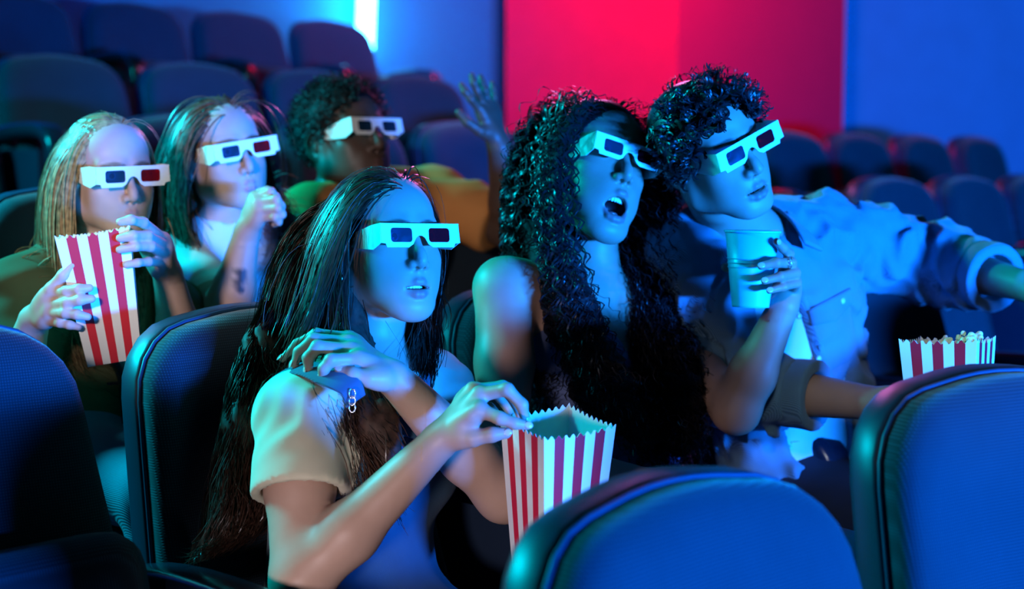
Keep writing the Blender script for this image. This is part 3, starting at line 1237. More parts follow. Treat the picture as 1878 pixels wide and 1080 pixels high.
def drape(name, host, parent, material, top, bot, n=10, m=5, off=.004, th=.004):
    """patch of cloth lying on the surface of a garment; top and bot are the photo pixels of its upper and lower edge"""
    from mathutils.bvhtree import BVHTree
    me = host.data
    co = np.empty(len(me.vertices) * 3, dtype=np.float32)
    me.vertices.foreach_get('co', co)
    bv = BVHTree.FromPolygons([tuple(v) for v in co.reshape(-1, 3)], [tuple(p.vertices) for p in me.polygons])
    top, bot = np.asarray(top, float), np.asarray(bot, float)
    o = np.array([0, 0, CAM_Z])

    def along(e, u):
        t = np.linspace(0, 1, len(e))
        return np.array([np.interp(u, t, e[:, 0]), np.interp(u, t, e[:, 1])])
    pts, dd = [], []
    for i in range(n + 1):
        for j in range(m + 1):
            a, b = along(top, i / n), along(bot, i / n)
            q = a + (b - a) * j / m
            d = unit(P(q[0], q[1], 1.0) - o)
            hit = bv.ray_cast(Vector(o), Vector(d))
            dd.append(np.nan if hit[0] is None else hit[3])
            pts.append(d)
    dd = np.array(dd)
    for k in range(1, len(dd)):
        if np.isnan(dd[k]):
            dd[k] = dd[k - m - 1] if k > m and not np.isnan(dd[k - m - 1]) else dd[k - 1]
    dd = np.where(np.isnan(dd), np.nanmean(dd), dd)
    V = [o + d * (k - off) for d, k in zip(pts, dd)] + [o + d * (k - off + th) for d, k in zip(pts, dd)]
    Fc = []
    N = (n + 1) * (m + 1)
    for i in range(n):
        for j in range(m):
            a = i * (m + 1) + j
            Fc.append((a, a + 1, a + m + 2, a + m + 1))
    edge = [i * (m + 1) for i in range(n + 1)] + [n * (m + 1) + j for j in range(1, m + 1)] + [i * (m + 1) + m for i in range(n - 1, -1, -1)] + [j for j in range(m - 1, 0, -1)]
    for a, b in zip(edge, edge[1:] + edge[:1]):
        Fc.append((a, b, b + N, a + N))
    return Bag().add(V, Fc).build(name, material, parent), dd


def person(loc, label):
    return empty('person', loc, label, 'person', 'cinema audience')


def make_body(parent, H, prims, boxes, skin, lip, brow, h=.0085, hh=.0025, hb=.0025, spots=()):
    """one continuous body mesh; finer sampling at head and hands"""
    c = H.w(0, 0, -.01)
    e = .145 * H.s
    regs = [(c - e * 1.0, c + np.array([e, e, e]), hh)] + [(lo, hi, hb) for lo, hi in boxes]
    lo, hi = bounds(prims)
    lo, hi = np.minimum(lo, regs[0][0] + .0), np.maximum(hi, regs[0][1])
    Vs, Qs, ids, off = [], [], [], 0
    for k, (a, b, hv) in enumerate([(lo, hi, h)] + regs):
        S = Sdf(a, b, hv)
        apply_prims(S, prims)
        H.sculpt(S)
        V, Q = S.mesh(1)
        fc = V[Q].mean(1)
        keep = np.ones(len(Q), bool)
        for a2, b2, _ in (regs if k == 0 else regs[:k - 1]):
            keep &= ~((fc > a2 + .0085) & (fc < b2 - .0085)).all(1)
        Q = Q[keep]
        Vs.append(V)
        Qs.append(Q + off)
        ids.append(np.full(len(V), k))
        off += len(V)
    V, Q, ids = np.concatenate(Vs), np.concatenate(Qs), np.concatenate(ids)
    # sew the regions together along their open rims
    E = np.concatenate([Q[:, [0, 1]], Q[:, [1, 2]], Q[:, [2, 3]], Q[:, [3, 0]]]).astype(np.int64)
    N = len(V)
    rim = E[~np.isin(E[:, 0] * N + E[:, 1], E[:, 1] * N + E[:, 0])]
    fq = np.where(~np.isin(E[:, 0] * N + E[:, 1], E[:, 1] * N + E[:, 0]))[0] % len(Q)
    us = np.unique(Q)
    T3 = []
    for q, (a, b) in list(zip(fq, rim))[::4]:
        if ids[a] == 0:
            continue
        mid = (V[a] + V[b]) / 2
        oth = us[(ids[us] != ids[a])]
        oth = oth[(np.abs(V[oth] - mid) < .012).all(1)]
        if not len(oth):
            continue
        c = oth[np.linalg.norm(V[oth] - mid, axis=1).argmin()]
        fn = np.cross(V[Q[q, 1]] - V[Q[q, 0]], V[Q[q, 2]] - V[Q[q, 0]])
        tn = np.cross(V[a] - V[b], V[c] - V[b])
        T3.append((b, a, c) if fn @ tn > 0 else (a, b, c))
    T3 = np.array(T3, dtype=np.int64).reshape(-1, 3)
    used = np.unique(np.concatenate([Q.ravel(), T3.ravel()]))
    mp = np.full(N, -1, dtype=np.int64)
    mp[used] = np.arange(len(used))
    V, Q, T3 = V[used], mp[Q], mp[T3]
    me = np_mesh('body', V, [Q, T3])
    C = H.tint(V, skin, lip, brow)
    far = np.linalg.norm(V - H.w(0, 0, 0), axis=1) > .16 * H.s
    C[far] = skin
    for p0, r0, col in spots:
        wg = np.clip((r0 - np.linalg.norm(V - p0, axis=1)) / (r0 * .3), 0, 1)[:, None]
        C = C * (1 - wg) + wg * np.array(col)
    if len(me.vertices) == len(V):
        set_col(me, C)
    else:
        set_col(me, np.tile(np.array(skin), (len(me.vertices), 1)))
    o = link_mesh('body', me, skin_mat('skin'), parent)
    return o


def cloth(name, prims, parent, material, grow=.006, h=.0055, cuts=(), holes=(), wr=(), keep=(), kk=1.0, lohi=None):
    """garment: the body volume grown outwards, trimmed by planes and openings, folded"""
    lo, hi = lohi if lohi else bounds(prims, .04)
    S = Sdf(lo, hi, h)
    apply_prims(S, prims, grow, kk)
    for w_ in wr:
        S.wrinkle(*w_)
    for p, n in cuts:
        S.plane(p, n)
    for q in holes:
        if q[0] == 'c':
            S.cone(q[1], q[2], q[3], q[4], .002, 's')
        elif q[0] == 'b':
            S.box(q[1], q[2], q[3], op='s', k=.003)
        else:
            S.ell(q[1], q[2], q[3], .003, 's')
    V, Q = S.mesh(1)
    return link_mesh(name, np_mesh(name, V, Q), material, parent)


# ---------------------------------------------------------------- hair
def hair_roots(H, n, seed, grow=.0, line=None):
    """random points on the hairy part of the skull (local coordinates)"""
    r = np.random.default_rng(seed)
    out = []
    c, rad = np.array([0, .010, .032]), np.array([.0715, .0895, .0755]) + grow
    ly = [-.09, -.078, -.062, -.045, -.025, .0, .02, .05, .10]
    lz = line or [.078, .062, .040, .016, -.006, -.002, -.030, -.052, -.060]
    while len(out) < n:
        v = r.normal(0, 1, (n * 3, 3))
        v /= np.linalg.norm(v, axis=1)[:, None]
        p = c + v * rad
        ok = p[:, 2] > np.interp(p[:, 1], ly, lz) + r.normal(0, .002, len(p))
        out += list(p[ok])
    return np.array(out[:n])


def tubes(paths, r0, r1, sides=3, rr=None):
    """paths (n,k,3) -> one mesh of tapering strands"""
    n, k, _ = paths.shape
    T = np.gradient(paths, axis=1)
    T /= np.linalg.norm(T, axis=2)[..., None] + 1e-9
    ref = np.zeros_like(T)
    ref[..., 1] = 1.0
    ref[..., 0] = .3
    A = np.cross(T, ref)
    A /= np.linalg.norm(A, axis=2)[..., None] + 1e-9
    B = np.cross(T, A)
    rad = np.linspace(1, 0, k) ** .7
    rad = (r1 + (r0 - r1) * rad)[None, :, None]
    if rr is not None:
        rad = rad * rr[:, None, None]
    V = np.empty((n, k, sides, 3), dtype=np.float32)
    for s in range(sides):
        a = 2 * math.pi * s / sides
        V[:, :, s] = paths + (A * math.cos(a) + B * math.sin(a)) * rad
    base = (np.arange(n)[:, None, None] * k + np.arange(k - 1)[None, :, None]) * sides
    s0 = np.arange(sides)[None, None, :]
    s1 = (s0 + 1) % sides
    Q = np.stack([base + s0, base + s1, base + s1 + sides, base + s0 + sides], -1).reshape(-1, 4)
    return V.reshape(-1, 3), Q


def collide(p, cols, margin):
    for c in cols:
        if c[0] == 'c':
            a, b = np.asarray(c[1]), np.asarray(c[2])
            ba = b - a
            t = np.clip((p - a) @ ba / (ba @ ba + 1e-12), 0, 1)
            q = p - a - t[:, None] * ba
            dn = np.linalg.norm(q, axis=1) + 1e-9
            pen = (c[3] + (c[4] - c[3]) * t) + margin - dn
            p = p + (q / dn[:, None]) * np.maximum(pen, 0)[:, None]
        else:
            R = np.asarray(c[3])
            r = np.asarray(c[2])[None, :] + margin[:, None]
            l = (p - np.asarray(c[1])) @ R
            kx = np.linalg.norm(l / r, axis=1) + 1e-9
            ins = kx < 1
            g = l / (r * r)
            g /= np.linalg.norm(g, axis=1)[:, None] + 1e-9
            l2 = np.where(ins[:, None], l / kx[:, None], l)
            p = l2 @ R.T + np.asarray(c[1])
    return p


def grow_hair(H, roots, d0, targets, length, steps, cols, stiff=.75, margin=(.003, .02), seed=0, tw=(.1, .9), jitter=.0, face=True, mids=None, part=0.0):
    """let strands grow from the scalp, fall, slide over head and shoulders and run to their targets"""
    r = np.random.default_rng(seed)
    n = len(roots)
    p = np.array([H.w(*q) for q in roots])
    d = d0 @ H.R.T
    d /= np.linalg.norm(d, axis=1)[:, None]
    ds = (np.broadcast_to(np.asarray(length, float), (n,)) / (steps - 1))[:, None]
    mg = r.uniform(margin[0], margin[1], n)
    g = np.array([0, 0, -1.0])
    out = [p.copy()]
    head = [('e', H.w(0, .010, .032), np.array([.072, .090, .076]) * H.s, H.R), ('e', H.w(0, -.030, -.02), np.array([.056, .056, .06]) * H.s, H.R)]
    kc, kr = H.w(0, -.100, -.022), np.array([.054, .066, .098]) * H.s
    side = np.where(roots[:, 0] > part, 1.0, -1.0)
    for k in range(1, steps):
        u = k / (steps - 1)
        to = targets - p
        if mids is not None:
            todo = (p[:, 2] > mids[:, 2] + .012)[:, None]
            to = np.where(todo, mids - p, to)
        to /= np.linalg.norm(to, axis=1)[:, None] + 1e-9
        wt = tw[0] + (tw[1] - tw[0]) * u
        want = to * wt + g * (1 - wt)
        d = d * stiff + want * (1 - stiff)
        if jitter:
            d = d + r.normal(0, jitter, d.shape)
        d /= np.linalg.norm(d, axis=1)[:, None] + 1e-9
        q = p + d * ds
        q2 = collide(q, head, mg * min(1, .25 + u * 3))
        q2 = collide(q2, cols, mg * .4)
        if face:
            l = (q2 - kc) @ H.R / kr
            rest = 1 - l[:, 1] ** 2 - l[:, 2] ** 2
            ins = (rest > 0) & (l[:, 0] ** 2 < rest)
            lx = np.where(ins, side * np.sqrt(np.maximum(rest, 0)), l[:, 0])
            lx = l[:, 0] + np.clip(lx - l[:, 0], -.35, .35)
            q2 = (np.stack([lx, l[:, 1], l[:, 2]], 1) * kr) @ H.R.T + kc
        mv = q2 - p
        d = mv / (np.linalg.norm(mv, axis=1)[:, None] + 1e-9)
        p = p + d * ds
        p = collide(p, head, mg * min(1, .25 + u * 3))
        out.append(p.copy())
    return np.stack(out, 1)


def ribbons(paths, centre, w0, w1, rr=None):
    """paths -> flat hair strips that lie on the head"""
    n, k, _ = paths.shape
    T = np.gradient(paths, axis=1)
    T /= np.linalg.norm(T, axis=2)[..., None] + 1e-9
    out = paths - np.asarray(centre)
    A = np.cross(T, out)
    A /= np.linalg.norm(A, axis=2)[..., None] + 1e-9
    wd = np.linspace(1, 0, k) ** .6
    wd = (w1 + (w0 - w1) * wd)[None, :, None]
    if rr is not None:
        wd = wd * rr[:, None, None]
    V = np.stack([paths - A * wd, paths + A * wd], 2).astype(np.float32)
    base = (np.arange(n)[:, None] * k + np.arange(k - 1)[None, :]) * 2
    Q = np.stack([base, base + 1, base + 3, base + 2], -1).reshape(-1, 4)
    return V.reshape(-1, 3), Q


def hair_mass(H, parent, material, chains_, name='hair_mass', amp=.004, freq=130, axis=(1, 0, 0), h=.0068):
    """the dense inner body of long hair, below the loose strands"""
    prims = []
    for pts in chains_:
        w_ = [P(*q[:3]) for q in pts]
        prims += chain(w_, [q[3] for q in pts], .03)
    lo, hi = bounds(prims, .03)
    S = Sdf(lo, hi, h)
    apply_prims(S, prims)
    S.wrinkle(amp, freq, axis, 5)
    S.ell(H.w(0, -.085, -.035), np.array([.060, .060, .090]) * H.s, H.R, .004, 's')
    V, Q = S.mesh(1)
    o = link_mesh(name, np_mesh(name, V, Q), material, parent)
    o['kind'] = 'stuff'
    return prims


def wave(paths, amp, wl, seed, clump=1, start=.1, hand=1):
    """helical curl on top of the path"""
    r = np.random.default_rng(seed)
    n, k, _ = paths.shape
    T = np.gradient(paths, axis=1)
    L = np.linalg.norm(T, axis=2)
    s = np.cumsum(L, axis=1)
    T /= L[..., None] + 1e-9
    ref = np.zeros_like(T)
    ref[..., 1] = 1.0
    ref[..., 0] = .35
    A = np.cross(T, ref)
    A /= np.linalg.norm(A, axis=2)[..., None] + 1e-9
    B = np.cross(T, A)
    cl = np.arange(n) // clump
    nc = cl.max() + 1
    ph = r.uniform(0, 6.28, nc)[cl] + r.normal(0, .25, n)
    w2 = wl * r.uniform(.8, 1.3, nc)[cl]
    am = amp * r.uniform(.6, 1.3, nc)[cl] * r.uniform(.85, 1.15, n)
    sg = np.where(r.uniform(0, 1, nc) < .5, -1, 1)[cl]
    a = 2 * math.pi * s / w2[:, None] * sg[:, None] + ph[:, None]
    u = np.clip(np.linspace(0, 1, k) / start, 0, 1)[None, :] * am[:, None]
    return paths + (A * np.cos(a)[..., None] + B * np.sin(a)[..., None]) * u[..., None]


def tidy(H, paths, wx=.056, top=.119, low=.0):
    """leave out strands that would hang across the face or stick up"""
    n, k, _ = paths.shape
    L = H.local(paths.reshape(-1, 3)).reshape(n, k, 3)
    # width of the free face: narrower towards the hairline
    wz = np.interp(L[..., 2] + low, [-.16, -.10, -.02, .03, .055, .066], [.030, .046, wx, .050, .034, .0])
    bad = (np.abs(L[..., 0]) < wz) & (L[..., 1] < -.045) & (L[..., 2] > -.128) & (L[..., 2] < .066 - low)
    bad |= L[..., 2] > top
    bad |= (L[..., 1] < -.100) & (L[..., 2] > -.12) & (np.abs(L[..., 0]) < .075)
    bad |= (np.abs(L[..., 2]) < .022) & (L[..., 1] < -.042) & (np.abs(L[..., 0]) < .088)      # the glasses' temples stay free
    return ~bad[:, 2:].any(1)


def view_x(paths):
    """horizontal and vertical photo pixel of points"""
    q = paths - np.array([0, 0, CAM_Z])
    d = q @ _fw
    return CX + F_PX * (q @ _rt) / d, CY - F_PX * (q @ _up) / d


def hair_mat(name, col, rough=.38, spec=.5):
    m, nt, b = _nodes(name)
    N, L = nt.nodes, nt.links
    tc = N.new('ShaderNodeTexCoord')
    nz = N.new('ShaderNodeTexNoise')
    nz.inputs['Scale'].default_value = 90
    L.new(tc.outputs['Object'], nz.inputs['Vector'])
    rp = N.new('ShaderNodeValToRGB')
    rp.color_ramp.elements[0].color = (*[c * .55 for c in col], 1)
    rp.color_ramp.elements[0].position = .3
    rp.color_ramp.elements[1].color = (*[c * 1.5 for c in col], 1)
    rp.color_ramp.elements[1].position = .7
    L.new(nz.outputs['Fac'], rp.inputs[0])
    L.new(rp.outputs[0], b.inputs['Base Color'])
    b.inputs['Roughness'].default_value = rough
    b.inputs['Specular IOR Level'].default_value = spec
    return m


def hair_obj(parent, V, Q, material, label, name='hair'):
    o = link_mesh(name, np_mesh(name, V, Q), material, parent)
    o['label'] = label
    o['kind'] = 'stuff'
    return o


def hair_cap(H, parent, material, grow=.004, line=None, h=.0055):
    """close-fitting hair mass on the skull below the loose strands"""
    c = H.w(0, .01, .03)
    S = Sdf(c - .14 * H.s, c + .14 * H.s, h)
    S.ell(H.w(0, .010, .032), (np.array([.072, .090, .076]) + grow) * H.s, H.R, .01)
    idx = np.stack(np.meshgrid(*S.ax, indexing='ij'), -1).reshape(-1, 3)
    L = H.local(idx)
    ly = [-.09, -.078, -.062, -.045, -.025, .0, .02, .05, .10]
    lz = line or [.078, .062, .040, .016, -.006, -.002, -.030, -.052, -.060]
    cut = (np.interp(L[:, 1], ly, lz) + .006 - L[:, 2]).reshape(S.F.shape)
    S.F = np.maximum(S.F, cut.astype(np.float32))
    S.ell(H.w(0, .010, .030), (np.array([.070, .088, .074])) * H.s, H.R, .001, 's')
    V, Q = S.mesh(1)
    o = link_mesh('hair_cap', np_mesh('hair_cap', V, Q), material, parent)
    o['kind'] = 'stuff'
    return o


# ================================================================ woman in overalls (front, left of centre)
SK1, LIP1 = (.46, .29, .215), (.42, .14, .13)
M_CREAM = mat('tee_cream', (.62, .58, .42), .85, .2, .08, 25, .15, sheen=.1)
M_DENIM = weave_mat('denim_dark', (.012, .045, .085), (.05, .14, .22), .0030, twill=True)
M_DENIM2 = weave_mat('denim_light', (.10, .21, .30), (.26, .42, .52), .0032, twill=True)
M_STITCH = mat('stitch_thread', (.35, .42, .42), .7, .3)
M_METAL = mat('metal', (.75, .78, .8), .22, .6, .03, metal=1.0)
M_NAIL = mat('nail', (.62, .44, .40), .18, .6, .03)


def w1():
    pe = person((-.28, 2.12, 0.0), 'woman in denim overalls with long straight brown hair reaching for popcorn')
    H = Head(P(762, 433, 2.08), 35, 9, 2, .995, open=.007, smile=-.3)
    nb, sR, sL = P(668, 690, 2.19), P(548, 762, 2.03), P(795, 712, 2.27)
    waist, hip = P(640, 1010, 2.15), P(655, 1150, 2.12)
    tp, B = torso(nb, sR, sL, waist, hip, .150, .088, True, .040, .048)
    eR, wR = P(552, 1066, 1.925), P(803, 812, 1.93)
    eL, wL = P(925, 905, 2.10), P(722, 694, 2.00)
    fR = {'m': PP((880, 724, 1.915), (930, 714, 1.895), (957, 742, 1.895), (963, 768, 1.905)),
          'r': PP((868, 716, 1.945), (922, 709, 1.945), (946, 738, 1.945), (955, 765, 1.945)),
          'p': PP((860, 720, 1.97), (905, 718, 1.985), (930, 744, 1.985), (940, 766, 1.98)),
          'i': PP((880, 752, 1.895), (917, 767, 1.880), (943, 776, 1.880), (966, 780, 1.885)),
          't': PP((838, 800, 1.915), (868, 803, 1.90), (902, 797, 1.893), (928, 794, 1.897))}
    fL = {'p': PP((640, 619, 2.06), (580, 611, 2.06), (545, 630, 2.065), (518, 658, 2.07)),
          'r': PP((638, 628, 2.03), (575, 621, 2.03), (548, 645, 2.035), (540, 668, 2.035)),
          'm': PP((642, 642, 2.0), (582, 635, 1.99), (565, 656, 1.987), (566, 678, 1.99)),
          'i': PP((655, 658, 1.975), (607, 660, 1.955), (594, 676, 1.955), (591, 692, 1.963)),
          't': PP((700, 694, 1.975), (675, 694, 1.96), (647, 686, 1.955), (624, 681, 1.96))}
    neck = [('c', H.w(0, .022, -.035), nb, .050, .054, .02), ('c', H.w(.03, .02, -.05), nb + unit(H.w(0, -.1, 0) - H.t) * .03, .018, .016, .02)]
    arms = limb(sR, eR, wR, .050, .040, .0255) + limb(sL, eL, wL, .046, .041, .0255)
    hands = hand(wR, fR, 1.0) + hand(wL, fL, 1.0)
    thigh = [('c', hip + B @ np.array([sx * .085, -.03, -.02]), hip + FWD * .42 + ROWDIR * sx * .09 + np.array([0, 0, -.03]), .085, .062, .03) for sx in (-1, 1)]
    shin = [('c', hip + FWD * .42 + ROWDIR * sx * .09 + np.array([0, 0, -.03]), hip + FWD * .46 + ROWDIR * sx * .09 + np.array([0, 0, -.42]), .056, .040, .02) for sx in (-1, 1)]
    make_body(pe, H, neck + tp + arms + hands, [hand_box(wR, fR), hand_box(wL, fL)], SK1, LIP1, (.035, .02, .015))
    face_parts(H, pe, (8, 4))
    back = unit(P(860, 700, 1.8) - P(860, 760, 1.95))
    nails(fR, pe, M_NAIL, back)
    nails(fL, pe, M_NAIL, unit(np.array([0, -.6, 1])))
    # cream shirt with short sleeves
    cuR = sR * .52 + eR * .48
    cuL = sL * .55 + eL * .45
    slv = [('c', sR, cuR + (eR - sR) * .1, .054, .062, .02), ('c', sL, cuL + (eL - sL) * .1, .050, .057, .02)]
    dR, dL = unit(eR - sR), unit(eL - sL)
    cloth('shirt', tp + slv, pe, M_CREAM, .008, .0062,
          cuts=[(cuR - dR * .004, dR)] if False else (),
          holes=[('b', cuR + dR * .042, (.074, .074, .04), axes(dR)), ('b', cuL + dL * .042, (.070, .070, .04), axes(dL)),
                 ('c', cuR - dR * .030, cuR + dR * .03, .0510, .0570), ('c', cuL - dL * .025, cuL + dL * .03, .047, .052),
                 ('e', nb + np.array([.01, -.02, .045]), (.078, .082, .055), B)],
          wr=[(.0028, 75, unit(eR - sR + np.array([.3, 0, 0])), 3)])
    # overalls: trousers and bib
    ch = (sR + sL) / 2 * .62 + waist * .38
    up = B[:, 2]
    ov = [p for p in tp if p[0] == 'e'] + thigh + shin
    cloth('overalls', ov, pe, M_DENIM, .013, .0075,
          cuts=[(ch + up * .060, up)],
          holes=[('e', ch + B @ np.array([sx * .175, -.01, .05]), (.085, .13, .155), B) for sx in (-1, 1)],
          wr=[(.0022, 60, unit(np.array([.2, .3, 1])), 5)])
    # straps: from the bib over the shoulder and down the back
    for sx, pts in ((-1, [(652, 735, 1.945), (640, 708, 1.937), (600, 690, 1.955), (555, 675, 2.02), (505, 692, 2.085), (478, 760, 2.13), (470, 860, 2.15), (468, 980, 2.15), (450, 1060, 2.14)]),
                    (1, [(745, 800, 2.06), (762, 740, 2.085), (768, 690, 2.14), (762, 665, 2.21), (740, 680, 2.30)])):
        c = catmull(PP(*pts), 50)
        ctr = (sR if sx < 0 else sL)
        upv = unit(np.mean(c, 0) - ctr) * 0 + (c - (waist * .35 + (nb * .4 + (sR if sx < 0 else sL) * .6) * .65 - np.array([0, 0, .05])))
        upv = upv / np.linalg.norm(upv, axis=1)[:, None]
        V, Fc = sweep(c, rrect(.036, .005, .002, 2), upv)
        st = Bag().add(V, Fc).build('strap', M_DENIM2 if False else M_DENIM, pe)
        st['label'] = 'dark denim overall strap with pale stitching'
        S_ = np.cross(np.gradient(c, axis=0), upv)
        S_ /= np.linalg.norm(S_, axis=1)[:, None]
        for q in (-1, 1):
            V, Fc = sweep(c + S_ * q * .0155 + upv * .0026, circ(.0008, 5), upv)
            Bag().add(V, Fc).build('stitching', M_STITCH, st)
        if sx < 0:
            # buckle: wire loop and slider below the folded strap end
            p0 = P(646, 722, 1.928)
            for i in range(3):
                t = np.linspace(0, 2 * math.pi, 20)
                ring = p0 + np.outer(np.cos(t) * .0042, _rt) + np.outer(np.sin(t) * .0062, _up) - _up * (.0095 * i)
                V, Fc = sweep(ring, circ(.0009, 6), _fw + 0 * ring, caps=False)
                Bag().add(V, Fc).build('buckle', M_METAL, pe)
    # wide side band of the overalls seen below the hair
    c = catmull(PP((462, 800, 2.15), (440, 880, 2.17), (412, 945, 2.17), (430, 1010, 2.15), (452, 1060, 2.12)), 24)
    V, Fc = sweep(c, rrect(.046, .005, .002, 2), -_fw + 0 * c)
    Bag().add(V, Fc).build('side_band', M_DENIM, pe)['label'] = 'loose denim side band'
    # earring
    er = H.w(-.0755, .006, -.052)
    t = np.linspace(0, 2 * math.pi, 20)
    ring = er + np.outer(np.cos(t) * .006, H.R[:, 1]) + np.outer(np.sin(t) * .008, H.R[:, 2])
    V, Fc = sweep(ring, circ(.0013, 6), H.R[:, 0] + 0 * ring, caps=False)
    tag(Bag().add(V, Fc).build('earring', M_METAL), 'small silver hoop earring on the woman in overalls', 'earring')
    return pe, H, dict(nb=nb, sR=sR, sL=sL, waist=waist, hip=hip, eR=eR, tp=tp, arms=arms, B=B, neck=neck)


PE1, H1, J1 = w1()
glasses_3d(H1, 'white cardboard glasses on the woman in overalls')
Rb = rotm(0, -7, 1.0) @ rotm(31, 0, 0)
popcorn_box(P(1022, 772, 1.985), Rb, 'tall striped popcorn box the woman in overalls reaches for', 1.12)


# ================================================================ woman with curly hair (centre right)
SK2, LIP2 = (.40, .235, .165), (.40, .13, .13)
M_TANK = mat('tank_dress', (.10, .13, .26), .8, .25, .12, 30, .2, sheen=.1)


def w2():
    pe = person((.16, 2.5, 0.0), 'woman with very long curly black hair and open mouth holding a cup')
    H = Head(P(1147, 283, 2.355), 30, 12, 16, 1.03, open=.030, lipw=1.12)
    nb, sR, sL = P(1090, 560, 2.46), P(925, 528, 2.37), P(1185, 575, 2.63)
    waist, hip = P(1130, 840, 2.46), P(1140, 990, 2.42)
    tp, B = torso(nb, sR, sL, waist, hip, .150, .090, True, .048, .048)
    eR, wR = P(925, 838, 2.27), P(1178, 888, 2.13)
    eL, wL = P(1350, 752, 2.37), P(1437, 562, 2.325)
    fL = {'m': PP((1450, 502, 2.335), (1451, 482, 2.285), (1424, 482, 2.250), (1396, 488, 2.247)),
          'r': PP((1456, 519, 2.335), (1459, 501, 2.285), (1431, 507, 2.252), (1402, 515, 2.247)),
          'p': PP((1453, 536, 2.33), (1461, 520, 2.285), (1437, 526, 2.256), (1411, 533, 2.249)),
          'i': PP((1445, 484, 2.335), (1447, 466, 2.300), (1436, 455, 2.272), (1424, 443, 2.258)),
          't': PP((1432, 540, 2.345), (1405, 512, 2.370), (1365, 496, 2.368), (1331, 490, 2.345))}
    fR = {'i': PP((1262, 876, 2.085), (1300, 880, 2.06), (1320, 892, 2.05), (1335, 905, 2.045)),
          'm': PP((1262, 886, 2.065), (1302, 892, 2.035), (1324, 905, 2.025), (1338, 918, 2.02)),
          'r': PP((1256, 898, 2.05), (1294, 908, 2.02), (1316, 920, 2.01), (1330, 932, 2.005)),
          'p': PP((1248, 910, 2.04), (1280, 922, 2.02), (1298, 932, 2.01), (1310, 942, 2.005)),
          't': PP((1210, 880, 2.13), (1238, 872, 2.125), (1268, 872, 2.11), (1290, 880, 2.09))}
    neck = [('c', H.w(0, .026, -.035), nb, .049, .053, .02)]
    arms = limb(sR, eR, wR, .050, .040, .0255) + limb(sL, eL, wL, .046, .038, .0245)
    hands = hand(wR, fR, 1.0) + hand(wL, fL, .98)
    make_body(pe, H, neck + tp + arms + hands, [hand_box(wR, fR), hand_box(wL, fL)], SK2, LIP2, (.02, .012, .01))
    face_parts(H, pe, (6, 4))
    nails(fL, pe, M_NAIL, unit(P(1440, 480, 2.0) - P(1440, 480, 2.3)), 1.0, 'imrp')
    # tongue
    V, Fc = sphere_bag(H.w(0, -.062, -.098), np.array([.015, .022, .006]) * H.s, H.R, 14, 8)
    Bag().add(V, Fc).build('tongue', mat('tongue', (.35, .08, .08), .3), pe)
    thigh = [('c', hip + B @ np.array([sx * .085, -.03, -.02]), hip + FWD * .40 + ROWDIR * sx * .09, .085, .062, .03) for sx in (-1, 1)]
    shin = [('c', hip + FWD * .40 + ROWDIR * sx * .09, hip + FWD * .42 + ROWDIR * sx * .09 + np.array([0, 0, -.40]), .052, .038, .02) for sx in (-1, 1)]
    dn = B[:, 2]
    cloth('tank_dress', [p for p in tp if p[0] == 'e'] + [('c', nb + B @ np.array([sx * .075, .0, .005]), nb + B @ np.array([sx * .09, -.02, -.12]), .020, .03, .03) for sx in (-1, 1)] + thigh, pe, M_TANK, .007, .0070,
          holes=[('e', nb + B @ np.array([0, -.07, .0]), (.062, .085, .115), B)] + [('e', (sR if sx < 0 else sL) + B @ np.array([sx * .035, -.01, -.035]), (.058, .12, .105), B) for sx in (-1, 1)],
          wr=[(.0025, 60, unit(np.array([.5, .1, 1])), 9)])
    cloth('leggings', shin, pe, M_TANK, .004, .008)
    return pe, H, dict(nb=nb, sR=sR, sL=sL, waist=waist, hip=hip, tp=tp, arms=arms, B=B, neck=neck, fL=fL, wL=wL)


PE2, H2, J2 = w2()
glasses_3d(H2, 'white cardboard glasses on the woman with curly hair')
# cup
cc = P(1377.5, 492, 2.302)
cup = empty('paper_cup', cc - np.array([0, 0, .062]), 'pale blue paper cup held by the woman with curly hair', 'cup')
cax = rotm(0, 2, 1.0)
b = Bag().lathe([(.0, .003), (.0285, .003), (.0285, -.003), (.0300, -.003), (.0305, .001), (.0318, .012), (.0330, .020), (.0440, .119), (.0428, .119), (.0318, .022), (.0, .006)], 48)
b.xf(cax, cc - np.array([0, 0, .060])).build('cup_body', M_CUP, cup)
t = np.linspace(0, 2 * math.pi, 49)
ring = np.stack([np.cos(t) * .0442, np.sin(t) * .0442, np.full(49, .1195)], 1) @ cax.T + cc - np.array([0, 0, .060])
V, Fc = sweep(ring, circ(.0022, 8), (0, 0, 1), caps=False)
Bag().add(V, Fc).build('rolled_rim', M_CUP, cup)
for zz in (.062, .069, .076):
    rr = .0330 + (zz - .020) / .099 * .0110 + .0004
    ring = np.stack([np.cos(t) * rr, np.sin(t) * rr, np.full(49, zz)], 1) @ cax.T + cc - np.array([0, 0, .060])
    V, Fc = sweep(ring, circ(.0010, 6), (0, 0, 1), caps=False)
    Bag().add(V, Fc).build('ridge', M_CUP, cup)
# finger ring with a round cluster of stones
rp = P(1449, 482, 2.262)
rg = empty('finger_ring', rp, 'sparkling round cluster ring on the hand holding the cup', 'ring')
for i in range(9):
    a = i * 2 * math.pi / 8
    q = rp + (0 if i == 8 else 1) * (_rt * math.cos(a) + _up * math.sin(a)) * .0042
    V, Fc = sphere_bag(q, .0017 if i < 8 else .0026, None, 8, 6)
    Bag().add(V, Fc).build('stone', M_METAL, rg)
ring = P(1449, 482, 2.272) + np.outer(np.cos(t), _fw) * .0098 + np.outer(np.sin(t), _up) * .0098
V, Fc = sweep(ring, circ(.0012, 6), _rt + 0 * ring, caps=False)
Bag().add(V, Fc).build('band', M_METAL, rg)


